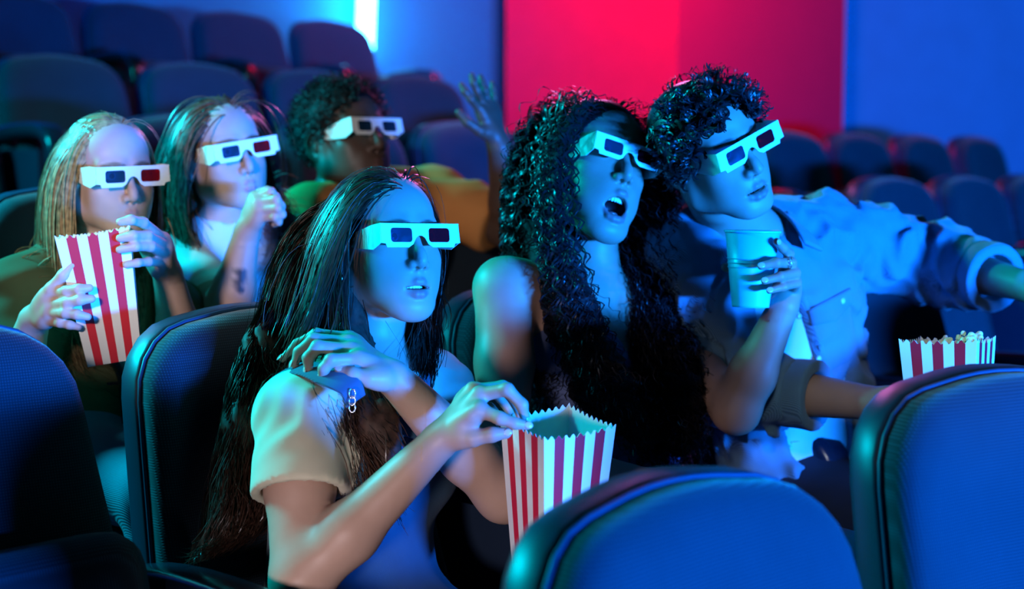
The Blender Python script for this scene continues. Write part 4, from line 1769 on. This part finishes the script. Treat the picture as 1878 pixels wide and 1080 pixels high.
# ================================================================ man in the denim shirt (right)
SK3 = (.44, .27, .20)
M_CHAMB = weave_mat('chambray', (.07, .15, .22), (.17, .31, .40), .0032, twill=True)
M_TEEW = mat('tee_white', (.66, .70, .68), .85, .2, .06, 25, .15)
M_BUTTON = mat('pearl_button', (.45, .60, .58), .25, .6, .03)
M_TROUS = mat('dark_trousers', (.02, .025, .04), .85, .2, .15, 30, .2)


def w3():
    pe = person((.5, 2.66, 0.0), 'man in a blue denim shirt with curly dark hair leaning in beside the cup')
    H = Head(P(1366, 270, 2.295), 31, 0, -24, .99, male=1.0, open=.007, smile=.8, nose=1.1, lipw=1.22)
    nb, sR, sL = P(1372, 448, 2.52), P(1268, 466, 2.50), P(1512, 432, 2.72)
    waist, hip = P(1462, 740, 2.68), P(1478, 880, 2.70)
    tp, B = torso(nb, sR, sL, waist, hip, .200, .110, False, 0, .056)
    eR, wR = P(1335, 705, 2.53), P(1590, 738, 2.36)
    eL, wL = P(1700, 478, 2.85), P(1872, 522, 2.60)
    fR = {'i': PP((1668, 738, 2.310), (1704, 752, 2.280), (1722, 772, 2.270), (1730, 790, 2.270)),
          'm': PP((1670, 748, 2.290), (1708, 764, 2.260), (1724, 786, 2.250), (1730, 806, 2.250)),
          'r': PP((1662, 758, 2.275), (1698, 776, 2.250), (1714, 798, 2.240), (1718, 816, 2.240)),
          'p': PP((1652, 768, 2.265), (1682, 786, 2.250), (1696, 804, 2.245), (1700, 820, 2.245)),
          't': PP((1622, 730, 2.340), (1648, 724, 2.330), (1676, 726, 2.310), (1696, 732, 2.300))}
    fL = {'i': PP((1952, 540, 2.55), (1992, 552, 2.53), (2012, 570, 2.53), (2020, 588, 2.53)),
          'm': PP((1950, 552, 2.53), (1992, 566, 2.51), (2012, 586, 2.51), (2020, 604, 2.51)),
          'r': PP((1944, 562, 2.515), (1982, 578, 2.50), (2000, 598, 2.50), (2006, 614, 2.50)),
          'p': PP((1936, 572, 2.505), (1968, 588, 2.50), (1984, 606, 2.50), (1990, 620, 2.50)),
          't': PP((1904, 520, 2.58), (1934, 520, 2.57), (1964, 526, 2.56), (1984, 534, 2.55))}
    neck = [('c', H.w(0, .024, -.035), nb, .058, .062, .02)]
    arms = limb(sR, eR, wR, .054, .044, .029) + limb(sL, eL, wL, .054, .044, .029)
    make_body(pe, H, neck + tp + arms + hand(wR, fR, 1.1, .027) + hand(wL, fL, 1.1, .027), [hand_box(wR, fR), hand_box(wL, fL)], SK3, (.36, .15, .13), (.02, .012, .01), .0085, .0025, .0036)
    face_parts(H, pe, (4, 2))
    thigh = [('c', hip + B @ np.array([sx * .09, -.03, -.02]), hip + FWD * .44 + ROWDIR * sx * .10, .095, .07, .03) for sx in (-1, 1)]
    shin = [('c', hip + FWD * .44 + ROWDIR * sx * .10, hip + FWD * .46 + ROWDIR * sx * .10 + np.array([0, 0, -.45]), .06, .045, .02) for sx in (-1, 1)]
    cloth('trousers', thigh + shin + [('e', hip, (.175, .115, .12), B, .05)], pe, M_TROUS, .008, .008)
    cloth('undershirt', [p for p in tp if p[0] == 'e' or True], pe, M_TEEW, .002, .0085,
          holes=[('e', nb + np.array([0, -.03, .05]), (.075, .08, .055), B)], wr=[(.002, 60, (0.2, 0, 1), 2)])
    dR, dL = unit(wR - eR), unit(wL - eL)
    cR, cL = eR + (wR - eR) * .52, eL + (wL - eL) * .62
    slv = limb(sR, eR, cR, .062, .056, .046, .03) + limb(sL, eL, cL, .064, .057, .048, .03)
    ch = (sR + sL) / 2 * .62 + waist * .38
    # open front: a wedge running from the collar down to the waist
    fp = PP((1402, 470, 2.428), (1438, 560, 2.470), (1458, 640, 2.497), (1482, 720, 2.533), (1506, 800, 2.57))
    fr = [.046, .051, .054, .060, .068]
    front = [('c', fp[i], fp[i + 1], fr[i], fr[i + 1]) for i in range(4)]
    shirt = cloth('denim_shirt', tp + slv, pe, M_CHAMB, .017, .0066,
          holes=front + [('e', nb + np.array([0, -.02, .062]), (.080, .085, .06), B),
                         ('b', cR + dR * .042, (.075, .075, .04), axes(dR)), ('b', cL + dL * .042, (.075, .075, .04), axes(dL))],
          wr=[(.0080, 95, unit(wL - sL + np.array([0, 0, .12])), 11), (.0055, 85, unit(eR - sR), 12), (.004, 60, (.6, .2, 1), 13)])
    # rolled cuffs
    for c, d, r in ((cR, dR, .052), (cL, dL, .056)):
        S = Sdf(c - .10, c + .10, .0045)
        S.cone(c - d * .038, c + d * .038, r + .006, r + .010, .005)
        S.wrinkle(.0022, 60, d, 4)
        S.box(c + d * .078, (.08, .08, .04), axes(d), op='s', k=.004)
        S.box(c - d * .078, (.08, .08, .04), axes(d), op='s', k=.004)
        S.cone(c - d * .0, c + d * .08, r - .014, r - .008, .003, 's')
        V, Q = S.mesh(1)
        link_mesh('cuff', np_mesh('cuff', V, Q), M_CHAMB, pe)
    # collar: a folded band round the neck, two points in front
    for sx in (-1, 1):
        a = [B @ np.array([0, .075, .045]), B @ np.array([sx * .062, .035, .045]), B @ np.array([sx * .074, -.020, .035]), B @ np.array([sx * .058, -.075, .012]), B @ np.array([sx * .040, -.112, -.020])]
        c = catmull([nb + q for q in a], 20)
        upv = (c - nb)
        upv = upv - np.outer(upv @ B[:, 2], B[:, 2]) * .3
        upv /= np.linalg.norm(upv, axis=1)[:, None]
        V, Fc = sweep(c, rrect(.052, .006, .0025, 2), upv + B[:, 2] * .55)
        Bag().add(V, Fc).build('collar', M_CHAMB, pe)
    # chest pocket flap and buttons
    drape('pocket', shirt, pe, M_CHAMB, [(1488, 586), (1558, 552)], [(1512, 684), (1576, 652)], 8, 8, .003, .003)
    drape('pocket_flap', shirt, pe, M_CHAMB, [(1480, 570), (1560, 528)], [(1489, 598), (1534, 588), (1566, 554)], 10, 4, .0065, .004)
    drape('placket', shirt, pe, M_CHAMB, [(1452, 540), (1492, 650), (1530, 760)], [(1474, 535), (1514, 645), (1552, 755)], 12, 3, .005, .004)
    for q in ((1546, 552), (1466, 580), (1502, 658)):
        _, dd = drape('button_seat', shirt, pe, M_CHAMB, [(q[0] - 3, q[1] - 3), (q[0] + 3, q[1] - 3)], [(q[0] - 3, q[1] + 3), (q[0] + 3, q[1] + 3)], 2, 2, .007, .004)
        ray = unit(P(q[0], q[1], 1.0) - np.array([0, 0, CAM_Z]))
        c = np.array([0, 0, CAM_Z]) + ray * (dd.mean() - .009)
        V, Fc = sphere_bag(c, np.array([.0058, .0022, .0058]), rotm(30), 12, 6)
        Bag().add(V, Fc).build('button', M_BUTTON, pe)
    return pe, H, dict(nb=nb, sR=sR, sL=sL, tp=tp, B=B, neck=neck)


PE3, H3, J3 = w3()
glasses_3d(H3, 'white cardboard glasses on the man in denim', .98)
popcorn_box(P(1738, 622, 2.20), rotm(-32, 4, -4), 'striped popcorn box beside the hand of the man in denim', 1.12, 14)


# ================================================================ blond woman in green (left)
SK4 = (.56, .36, .27)
M_GREEN = mat('olive_top', (.085, .10, .045), .9, .15, .12, 30, .2)
M_JEANS = weave_mat('jeans_light', (.05, .12, .20), (.12, .25, .36), .0032, twill=True)


def w4():
    pe = person((-.75, 2.62, .18), 'blond woman in an olive top holding a popcorn box with both hands')
    H = Head(P(238, 322, 2.43), 40, -3, -2, .93, open=.0, smile=.4)
    nb, sR, sL = P(180, 466, 2.55), P(30, 545, 2.45), P(285, 520, 2.72)
    waist, hip = P(165, 720, 2.56), P(190, 830, 2.54)
    tp, B = torso(nb, sR, sL, waist, hip, .150, .088, True, .040, .048)
    eR, wR = P(20, 735, 2.36), P(62, 588, 2.30)
    eL, wL = P(340, 660, 2.52), P(308, 505, 2.40)
    fR = {'t': PP((80, 560, 2.27), (96, 530, 2.245), (117, 505, 2.235), (132, 486, 2.235)),
          'i': PP((95, 542, 2.255), (122, 534, 2.225), (144, 530, 2.215), (164, 528, 2.222)),
          'm': PP((95, 560, 2.25), (124, 555, 2.22), (147, 550, 2.212), (168, 548, 2.22)),
          'r': PP((92, 575, 2.25), (120, 574, 2.22), (142, 577, 2.214), (161, 581, 2.22)),
          'p': PP((86, 588, 2.26), (110, 592, 2.235), (128, 596, 2.23), (144, 600, 2.232))}
    fL = {'i': PP((298, 438, 2.34), (262, 408, 2.275), (240, 403, 2.245), (220, 407, 2.238)),
          'm': PP((302, 452, 2.335), (270, 432, 2.265), (244, 432, 2.238), (220, 437, 2.234)),
          'r': PP((302, 466, 2.335), (276, 452, 2.268), (248, 452, 2.240), (219, 458, 2.236)),
          'p': PP((298, 480, 2.34), (272, 480, 2.275), (252, 482, 2.252), (231, 486, 2.244)),
          't': PP((292, 490, 2.37), (272, 462, 2.37), (252, 440, 2.36), (236, 425, 2.35))}
    neck = [('c', H.w(0, .022, -.035), nb, .048, .052, .02)]
    arms = limb(sR, eR, wR, .046, .038, .025) + limb(sL, eL, wL, .046, .038, .025)
    make_body(pe, H, neck + tp + arms + hand(wR, fR) + hand(wL, fL), [hand_box(wR, fR), hand_box(wL, fL)], SK4, (.50, .20, .18), (.12, .07, .04), .009, .0027, .0028)
    face_parts(H, pe, (4, 0))
    thigh = [('c', hip + B @ np.array([sx * .085, -.03, -.02]), hip + FWD * .34 + ROWDIR * sx * .09 + np.array([0, 0, .0]), .080, .062, .03) for sx in (-1, 1)]
    shin = [('c', hip + FWD * .34 + ROWDIR * sx * .09, hip + FWD * .36 + ROWDIR * sx * .09 + np.array([0, 0, -.36]), .055, .040, .02) for sx in (-1, 1)]
    cloth('jeans', thigh + shin + [('e', hip, (.155, .10, .11), B, .05)], pe, M_JEANS, .006, .008)
    slv = limb(sR, eR, eR * .75 + wR * .25, .056, .052, .046, .03) + limb(sL, eL, eL * .8 + wL * .2, .056, .052, .046, .03)
    cloth('olive_top', tp + slv, pe, M_GREEN, .010, .0085, holes=[('e', nb + np.array([.0, -.03, .050]), (.085, .09, .055), B)],
          wr=[(.0035, 55, (.4, .2, 1), 21)])
    return pe, H, dict(nb=nb, sR=sR, sL=sL, tp=tp, B=B, neck=neck, waist=waist)


PE4, H4, J4 = w4()
glasses_3d(H4, 'white cardboard glasses on the blond woman', 1.0)
popcorn_box(P(172, 425, 2.285), rotm(14, 0, -8) @ rotm(0, 2, 0), 'striped popcorn box held by the blond woman', 1.08)


# ================================================================ woman in the white shirt
SK5 = (.52, .33, .25)


def w5():
    pe = person((-.62, 2.9, .18), 'woman with long auburn hair in a white shirt resting her hand on her chin')
    H = Head(P(446, 274, 2.69), 38, 2, -9, .95, open=.0, smile=-.5)
    nb, sR, sL = P(418, 414, 2.81), P(322, 470, 2.76), P(520, 450, 2.98)
    waist, hip = P(420, 660, 2.84), P(440, 770, 2.82)
    tp, B = torso(nb, sR, sL, waist, hip, .145, .088, True, .040, .046)
    eR, wR = P(415, 590, 2.63), P(452, 430, 2.60)
    eL, wL = P(560, 590, 2.90), P(470, 610, 2.70)
    fR = {'i': PP((468, 362, 2.585), (496, 352, 2.565), (506, 362, 2.575), (502, 372, 2.595)),
          'm': PP((474, 372, 2.570), (506, 366, 2.550), (515, 378, 2.560), (508, 386, 2.580)),
          'r': PP((476, 386, 2.565), (509, 382, 2.548), (517, 393, 2.558), (508, 400, 2.578)),
          'p': PP((475, 400, 2.570), (504, 398, 2.553), (511, 407, 2.563), (503, 412, 2.58)),
          't': PP((458, 398, 2.62), (466, 370, 2.625), (478, 355, 2.62), (490, 348, 2.61))}
    neck = [('c', H.w(0, .022, -.035), nb, .048, .052, .02)]
    arms = limb(sR, eR, wR, .046, .038, .025) + limb(sL, eL, wL, .046, .038, .025) + [('e', wL, (.03, .03, .03), B, .02)]
    ink = (.05, .045, .05)
    tatt = [(P(436 + a, 500 + b, 2.585), .010, ink) for a, b in ((0, 0), (6, 12), (-5, 20), (4, 30), (10, 2))]
    make_body(pe, H, neck + tp + arms + hand(wR, fR), [hand_box(wR, fR)], SK5, (.45, .18, .17), (.06, .03, .02), .009, .0028, .0028, tatt)
    face_parts(H, pe, (4, 0))
    cuR = sR * .5 + eR * .5
    cuL = sL * .5 + eL * .5
    dR = unit(eR - sR)
    cloth('white_shirt', tp + [('c', sR, cuR, .054, .058, .02), ('c', sL, cuL, .052, .056, .02)], pe, M_TEEW, .009, .0080,
          holes=[('e', nb + np.array([.0, -.02, .050]), (.075, .08, .055), B), ('b', cuR + dR * .072, (.075, .075, .04), axes(dR))],
          wr=[(.0035, 55, (.5, .2, 1), 31)])
    thigh = [('c', hip + B @ np.array([sx * .085, -.03, -.02]), hip + FWD * .38 + ROWDIR * sx * .09, .080, .062, .03) for sx in (-1, 1)]
    cloth('jeans', thigh + [('e', hip, (.15, .10, .11), B, .05)], pe, M_JEANS, .006, .01)
    return pe, H, dict(nb=nb, sR=sR, sL=sL, tp=tp, B=B, neck=neck, waist=waist)


PE5, H5, J5 = w5()
glasses_3d(H5, 'tilted white cardboard glasses on the woman in the white shirt', 1.0)


# ================================================================ man in the orange shirt, hand raised
SK6 = (.085, .050, .035)
M_ORANGE = mat('orange_tee', (.62, .26, .075), .88, .2, .08, 25, .15)


def w6():
    pe = person((-.3, 3.3, .18), 'man in an orange shirt with short black hair raising an open hand')
    H = Head(P(684, 234, 3.08), 46, 12, 0, 1.08, male=1.0, open=.0, nose=1.15, lipw=1.1)
    nb, sR, sL = P(650, 352, 3.27), P(560, 395, 3.14), P(800, 362, 3.42)
    waist, hip = P(690, 580, 3.32), P(700, 690, 3.30)
    tp, B = torso(nb, sR, sL, waist, hip, .175, .105, False, 0, .056)
    eR, wR = P(575, 590, 3.05), P(640, 680, 2.90)
    eL, wL = P(940, 425, 3.32), P(916, 272, 3.22)
    fL = {'i': PP((881, 202, 3.18), (864, 182, 3.155), (853, 168, 3.15), (846, 156, 3.152)),
          'm': PP((888, 194, 3.20), (876, 168, 3.17), (869, 152, 3.16), (865, 139, 3.16)),
          'r': PP((897, 192, 3.22), (889, 166, 3.20), (884, 152, 3.20), (881, 141, 3.20)),
          'p': PP((908, 197, 3.24), (906, 176, 3.24), (904, 163, 3.24), (902, 152, 3.24)),
          't': PP((903, 246, 3.205), (880, 240, 3.175), (857, 224, 3.16), (841, 206, 3.155))}
    neck = [('c', H.w(0, .024, -.035), nb, .058, .062, .02)]
    arms = limb(sR, eR, wR, .054, .044, .029) + limb(sL, eL, wL, .054, .044, .028)
    make_body(pe, H, neck + tp + arms + hand(wL, fL, 1.05, .027), [hand_box(wL, fL)], SK6, (.10, .045, .04), (.01, .008, .007), .009, .0030, .0030)
    face_parts(H, pe, (4, 0))
    cuL = sL * .35 + eL * .65
    cuR = sR * .45 + eR * .55
    dL = unit(eL - sL)
    cloth('orange_shirt', tp + [('c', sL, cuL, .064, .066, .03), ('c', sR, cuR, .060, .064, .03)], pe, M_ORANGE, .010, .0085,
          holes=[('e', nb + np.array([.0, -.02, .060]), (.082, .085, .055), B), ('b', cuL + dL * .075, (.085, .085, .04), axes(dL))],
          wr=[(.005, 45, unit(eL - sL), 41), (.003, 50, (.2, .2, 1), 42)])
    return pe, H, dict(nb=nb, sR=sR, sL=sL, tp=tp, B=B, neck=neck)


PE6, H6, J6 = w6()
glasses_3d(H6, 'white cardboard glasses with dark lenses on the man in orange', both_dark=True)


# ================================================================ hair
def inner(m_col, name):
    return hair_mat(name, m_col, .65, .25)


def pick(r, n, boxes):
    """random targets: boxes of (weight, (px0, px1), (py0, py1), (d0, d1))"""
    w_ = np.array([b[0] for b in boxes], float)
    ix = r.choice(len(boxes), n, p=w_ / w_.sum())
    out = np.zeros((n, 3))
    for i, b in enumerate(boxes):
        m = np.where(ix == i)[0]
        u = r.uniform(0, 1, (len(m), 3))
        for j, k in enumerate(m):
            out[k] = P(b[1][0] + u[j, 0] * (b[1][1] - b[1][0]), b[2][0] + u[j, 1] * (b[2][1] - b[2][0]), b[3][0] + (u[j, 0] * .7 + u[j, 2] * .3) * (b[3][1] - b[3][0]))
    return out


def comb(L, part, back=.5, up=.1, nrm=.35):
    c = np.array([0, .010, .032])
    nv = (L - c) / np.array([.072, .090, .076]) ** 2
    nv /= np.linalg.norm(nv, axis=1)[:, None]
    sx = np.tanh((L[:, 0] - part) / .012)
    d = np.stack([sx * .8, np.full(len(L), back), np.full(len(L), up)], 1) + nv * nrm
    return d, nv


def bodycols(J, extra=()):
    return [c for c in J['tp']] + list(J['neck']) + list(extra)


def colls(prims):
    return [(p[0], p[1], p[2], p[3], p[4]) if p[0] == 'c' else ('e', p[1], p[2], p[3]) for p in prims]


# --- long straight brown hair
M_HAIR1 = hair_mat('hair_brown', (.055, .026, .017), .34)
hair_cap(H1, PE1, M_HAIR1, .005)
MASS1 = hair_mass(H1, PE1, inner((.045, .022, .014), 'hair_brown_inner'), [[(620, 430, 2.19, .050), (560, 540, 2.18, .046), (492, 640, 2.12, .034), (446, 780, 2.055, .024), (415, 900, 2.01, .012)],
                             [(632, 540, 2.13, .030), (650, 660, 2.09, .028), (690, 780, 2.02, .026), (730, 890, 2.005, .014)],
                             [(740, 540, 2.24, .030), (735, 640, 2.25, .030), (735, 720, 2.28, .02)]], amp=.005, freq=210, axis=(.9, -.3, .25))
r = np.random.default_rng(1)


def w1_hair(n, seed):
    L = hair_roots(H1, n, seed)
    d0, nv = comb(L, .012, .75, -.1, .12)
    right = (L[:, 0] < .012 + r.normal(0, .004, n))
    T, Mi = np.zeros((n, 3)), np.zeros((n, 3))
    u = r.uniform(0, 1, n)
    fr = right & (((L[:, 1] < .0) & (u < .42)) | (u < .10))
    bk = right & ~fr
    lf = ~right
    v, w_ = r.uniform(0, 1, n), r.uniform(0, 1, n)

    def PV(px, py, d):
        return np.array([P(a, b, c) for a, b, c in zip(px, py, d)])
    T[bk] = PV(358 + 120 * v[bk] ** .8, 985 - 60 * v[bk] + 25 * w_[bk], 1.985 + .045 * v[bk])
    Mi[bk] = PV(432 + 95 * v[bk], 640 + 25 * w_[bk], 2.075 + .05 * v[bk])
    T[fr] = PV(630 + 165 * v[fr], 850 + 150 * w_[fr], 1.985 + .03 * w_[fr])
    Mi[fr] = PV(612 + 75 * v[fr], 660 + 30 * w_[fr], 2.07 - .02 * v[fr])
    T[lf] = PV(700 + 80 * v[lf], 700 + 130 * w_[lf], np.where(v[lf] > .5, 2.10, 2.29))
    Mi[lf] = PV(730 + 58 * v[lf], 590 + 30 * w_[lf], np.where(v[lf] > .5, 2.16, 2.27))
    W_ = np.array([H1.w(*q) for q in L])
    ln = (np.linalg.norm(W_ - Mi, axis=1) * 1.12 + np.linalg.norm(Mi - T, axis=1)) * np.where(bk, r.uniform(.86, 1.03, n), r.uniform(.84, 1.05, n))
    cols = colls(J1['tp'] + J1['neck'] + MASS1)
    pth = grow_hair(H1, L, d0, T, ln, 28, cols, .72, (.001, .014), seed + 5, (.10, .98), .006, True, Mi, .012)
    pth = wave(pth, .0045, .12, seed + 6, 12, .8)
    vx, vy = view_x(pth)
    wide = ((vx > 832) & (vy < 720)).any(1)
    return pth[tidy(H1, pth) & ~wide]


pth = w1_hair(1400, 3)
V, Q = tubes(pth, .00060, .00028, 3, r.uniform(.6, 1.5, len(pth)))
pth = w1_hair(8600, 103)
V2, Q2 = ribbons(pth, H1.w(0, .02, 0), .00095, .0004, r.uniform(.6, 1.6, len(pth)))
hair_obj(PE1, np.concatenate([V, V2]), np.concatenate([Q, Q2 + len(V)]), M_HAIR1, 'long straight brown hair with lighter ends falling over the shoulder')

# --- very long black curls
M_HAIR2 = hair_mat('hair_black', (.014, .011, .013), .40, .4)
hair_cap(H2, PE2, M_HAIR2, .008)
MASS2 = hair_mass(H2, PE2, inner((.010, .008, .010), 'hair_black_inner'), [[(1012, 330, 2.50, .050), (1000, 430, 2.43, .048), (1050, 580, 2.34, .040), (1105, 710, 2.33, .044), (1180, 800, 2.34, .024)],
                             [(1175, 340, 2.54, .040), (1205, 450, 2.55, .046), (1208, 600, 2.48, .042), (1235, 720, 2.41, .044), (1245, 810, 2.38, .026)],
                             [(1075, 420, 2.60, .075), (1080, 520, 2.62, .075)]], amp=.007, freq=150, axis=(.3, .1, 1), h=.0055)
n = 2700
r = np.random.default_rng(2)
L = np.repeat(hair_roots(H2, n // 5, 13), 5, axis=0) + r.normal(0, .0025, (n, 3))
d0, nv = comb(L, .0, .55, -.05, .12)
right = L[:, 0] < 0
T = np.zeros((n, 3))
tb = pick(r, n // 5, [(1, (0, 1), (0, 1), (2.3, 2.3))])
gR = pick(r, n // 5, [(2, (1050, 1140), (640, 800), (2.26, 2.31)), (2, (1130, 1230), (720, 850), (2.27, 2.33))])
gL = pick(r, n // 5, [(2.5, (1175, 1290), (720, 870), (2.34, 2.42)), (1.0, (1200, 1260), (500, 680), (2.44, 2.5)), (1, (1120, 1200), (700, 800), (2.30, 2.34))])
T = np.where(np.repeat(right.reshape(-1, 5)[:, 0], 5)[:, None], np.repeat(gR, 5, 0), np.repeat(gL, 5, 0)) + r.normal(0, .006, (n, 3))
ln = np.repeat(r.uniform(.50, .68, n // 5), 5)
cols = colls(J2['tp'] + J2['neck'] + J2['arms'][:2] + MASS2)
pth = grow_hair(H2, L, d0, T, ln, 92, cols, .90, (.004, .026), 15, (.06, .95), .006)
pth = wave(pth, .0072, .034, 16, 5, .12)
sh_ = J2['sR'] + np.array([-.01, -.03, .02])
near = (np.linalg.norm(pth - sh_, axis=2) < .068).any(1)
vx, vy = view_x(pth)
near |= (vx < 914).any(1) | ((vx > 1255) & (vy < 520)).any(1) | (vx > 1325).any(1)
pth = pth[tidy(H2, pth, .058, .135) & ~near]
V, Q = ribbons(pth, H2.w(0, .02, 0), .0016, .0008, r.uniform(.6, 1.4, len(pth)))
hair_obj(PE2, V, Q, M_HAIR2, 'voluminous black corkscrew curls reaching below the chest')

# --- short dark curls of the man
hl3 = [.074, .060, .046, .030, .004, -.004, -.040, -.060, -.066]
hair_cap(H3, PE3, M_HAIR2, .010, hl3)
n = 2600
r = np.random.default_rng(4)
L = np.repeat(hair_roots(H3, n // 5 + 1, 23, 0, hl3), 5, axis=0)[:n] + r.normal(0, .002, (n, 3))
d0, nv = comb(L, .02, -.15, .3, 1.1)
top = np.clip((L[:, 2] - .02) / .07, 0, 1)
T = np.array([H3.w(*q) for q in (L + nv * (.05 + .10 * top[:, None]) + np.array([0, -.03, -.01]) + np.repeat(r.normal(0, .03, (n // 5 + 1, 3)), 5, 0)[:n])])
ln = .030 + .024 * top + r.uniform(0, .014, n)
pth = grow_hair(H3, L, d0, T, ln, 24, [], .7, (.002, .012), 25, (.6, .8), .03)
pth = wave(pth, .0070, .030, 26, 5, .3)
vx, vy = view_x(pth)
out = (((vx - 1306) / 124) ** 2 + ((vy - 245) / 132) ** 2 > 1) & (vy < 245)
pth = pth[~((vx < 1184) | out).any(1)]
V, Q = ribbons(pth, H3.w(0, .02, 0), .0017, .0009, r.uniform(.6, 1.4, len(pth)))
hair_obj(PE3, V, Q, M_HAIR2, 'thick short dark curls')

# --- long straight blond hair
hl4 = [.062, .048, .028, .006, -.012, -.004, -.030, -.052, -.060]
M_HAIR4 = hair_mat('hair_blond', (.36, .23, .115), .36)
hair_cap(H4, PE4, M_HAIR4, .005, hl4)
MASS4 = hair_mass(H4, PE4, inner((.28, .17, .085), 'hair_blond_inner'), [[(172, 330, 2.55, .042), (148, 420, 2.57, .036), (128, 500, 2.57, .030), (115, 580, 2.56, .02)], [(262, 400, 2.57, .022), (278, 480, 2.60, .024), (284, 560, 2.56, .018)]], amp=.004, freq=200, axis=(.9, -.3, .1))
n = 3900
r = np.random.default_rng(5)
L = hair_roots(H4, n, 33, 0, hl4)
d0, nv = comb(L, .0, .6, -.2, .1)
right = L[:, 0] < r.normal(0, .004, n)
T = np.zeros((n, 3))
T[right] = pick(r, right.sum(), [(3, (98, 150), (540, 640), (2.55, 2.61)), (2, (125, 165), (560, 680), (2.42, 2.46)), (.8, (60, 100), (470, 500), (2.56, 2.60))])
T[~right] = pick(r, (~right).sum(), [(2, (255, 300), (600, 680), (2.48, 2.54)), (1, (280, 310), (520, 620), (2.6, 2.7))])
pth = grow_hair(H4, L, d0, T, r.uniform(.36, .5, n), 28, colls(J4['tp'] + J4['neck'] + MASS4), .70, (.001, .006), 35, (.10, .95), .006)
vx, vy = view_x(pth)
pth = pth[tidy(H4, pth, .056, .119, .016) & ~((vx < 62) & (vy < 440)).any(1)]
V, Q = ribbons(pth, H4.w(0, .02, 0), .0013, .0005, r.uniform(.6, 1.5, len(pth)))
hair_obj(PE4, V, Q, M_HAIR4, 'long straight blond hair parted in the middle')

# --- long auburn hair
M_HAIR5 = hair_mat('hair_auburn', (.15, .060, .036), .36)
hair_cap(H5, PE5, M_HAIR5, .005, hl4)
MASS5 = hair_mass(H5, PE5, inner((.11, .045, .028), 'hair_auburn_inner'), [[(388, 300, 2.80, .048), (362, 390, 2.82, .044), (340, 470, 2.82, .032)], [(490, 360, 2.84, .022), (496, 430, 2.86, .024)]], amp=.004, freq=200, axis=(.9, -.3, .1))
n = 3900
r = np.random.default_rng(6)
L = hair_roots(H5, n, 43, 0, hl4)
d0, nv = comb(L, .0, .65, -.2, .1)
right = L[:, 0] < r.normal(0, .004, n)
T = np.zeros((n, 3))
T[right] = pick(r, right.sum(), [(3, (285, 350), (470, 560), (2.82, 2.88)), (2, (370, 420), (480, 560), (2.68, 2.72))])
T[~right] = pick(r, (~right).sum(), [(2, (478, 520), (430, 540), (2.86, 2.92)), (1, (486, 500), (400, 460), (2.76, 2.82))])
pth = grow_hair(H5, L, d0, T, r.uniform(.28, .40, n), 26, colls(J5['tp'] + J5['neck'] + MASS5), .80, (.001, .009), 45, (.10, .95), .006)
pth = wave(pth, .003, .12, 46, 10, .7)
pth = pth[tidy(H5, pth, .056, .119, .016)]
V, Q = ribbons(pth, H5.w(0, .02, 0), .0013, .0005, r.uniform(.6, 1.5, len(pth)))
hair_obj(PE5, V, Q, M_HAIR5, 'long auburn hair parted in the middle')

# --- short afro
hl6 = [.070, .056, .042, .024, .006, .0, -.030, -.052, -.058]
M_HAIR6 = hair_mat('hair_afro', (.007, .006, .007), .6, .3)
hair_cap(H6, PE6, M_HAIR6, .012, hl6)
n = 2200
r = np.random.default_rng(8)
L = hair_roots(H6, n, 53, .0, hl6)
d0, nv = comb(L, 0, 0, .1, 2.0)
T = np.array([H6.w(*q) for q in (L + nv * .1 + r.normal(0, .03, (n, 3)))])
pth = grow_hair(H6, L, d0, T, r.uniform(.024, .040, n), 10, [], .6, (.002, .01), 55, (.8, .9), .05)
pth = wave(pth, .0035, .014, 56, 2, .3)
V, Q = ribbons(pth, H6.w(0, .02, 0), .0018, .0011)
hair_obj(PE6, V, Q, M_HAIR6, 'short dense black curls')


# ---------------------------------------------------------------- thin haze that catches the light of the tube
mh = bpy.data.materials.new('haze')
mh.use_nodes = True
mh.node_tree.nodes.clear()
vo = mh.node_tree.nodes.new('ShaderNodeVolumeScatter')
vo.inputs['Color'].default_value = (.03, .40, 1.0, 1)
vo.inputs['Density'].default_value = .40
vo.inputs['Anisotropy'].default_value = .35
om = mh.node_tree.nodes.new('ShaderNodeOutputMaterial')
mh.node_tree.links.new(vo.outputs[0], om.inputs['Volume'])
hz = Bag().box((-1.02, 7.2, 2.2), (1.9, 1.9, 2.6)).build('haze', mh, None, smooth=False)
tag(hz, 'thin blue haze glowing around the light tube', 'haze', None, 'stuff')
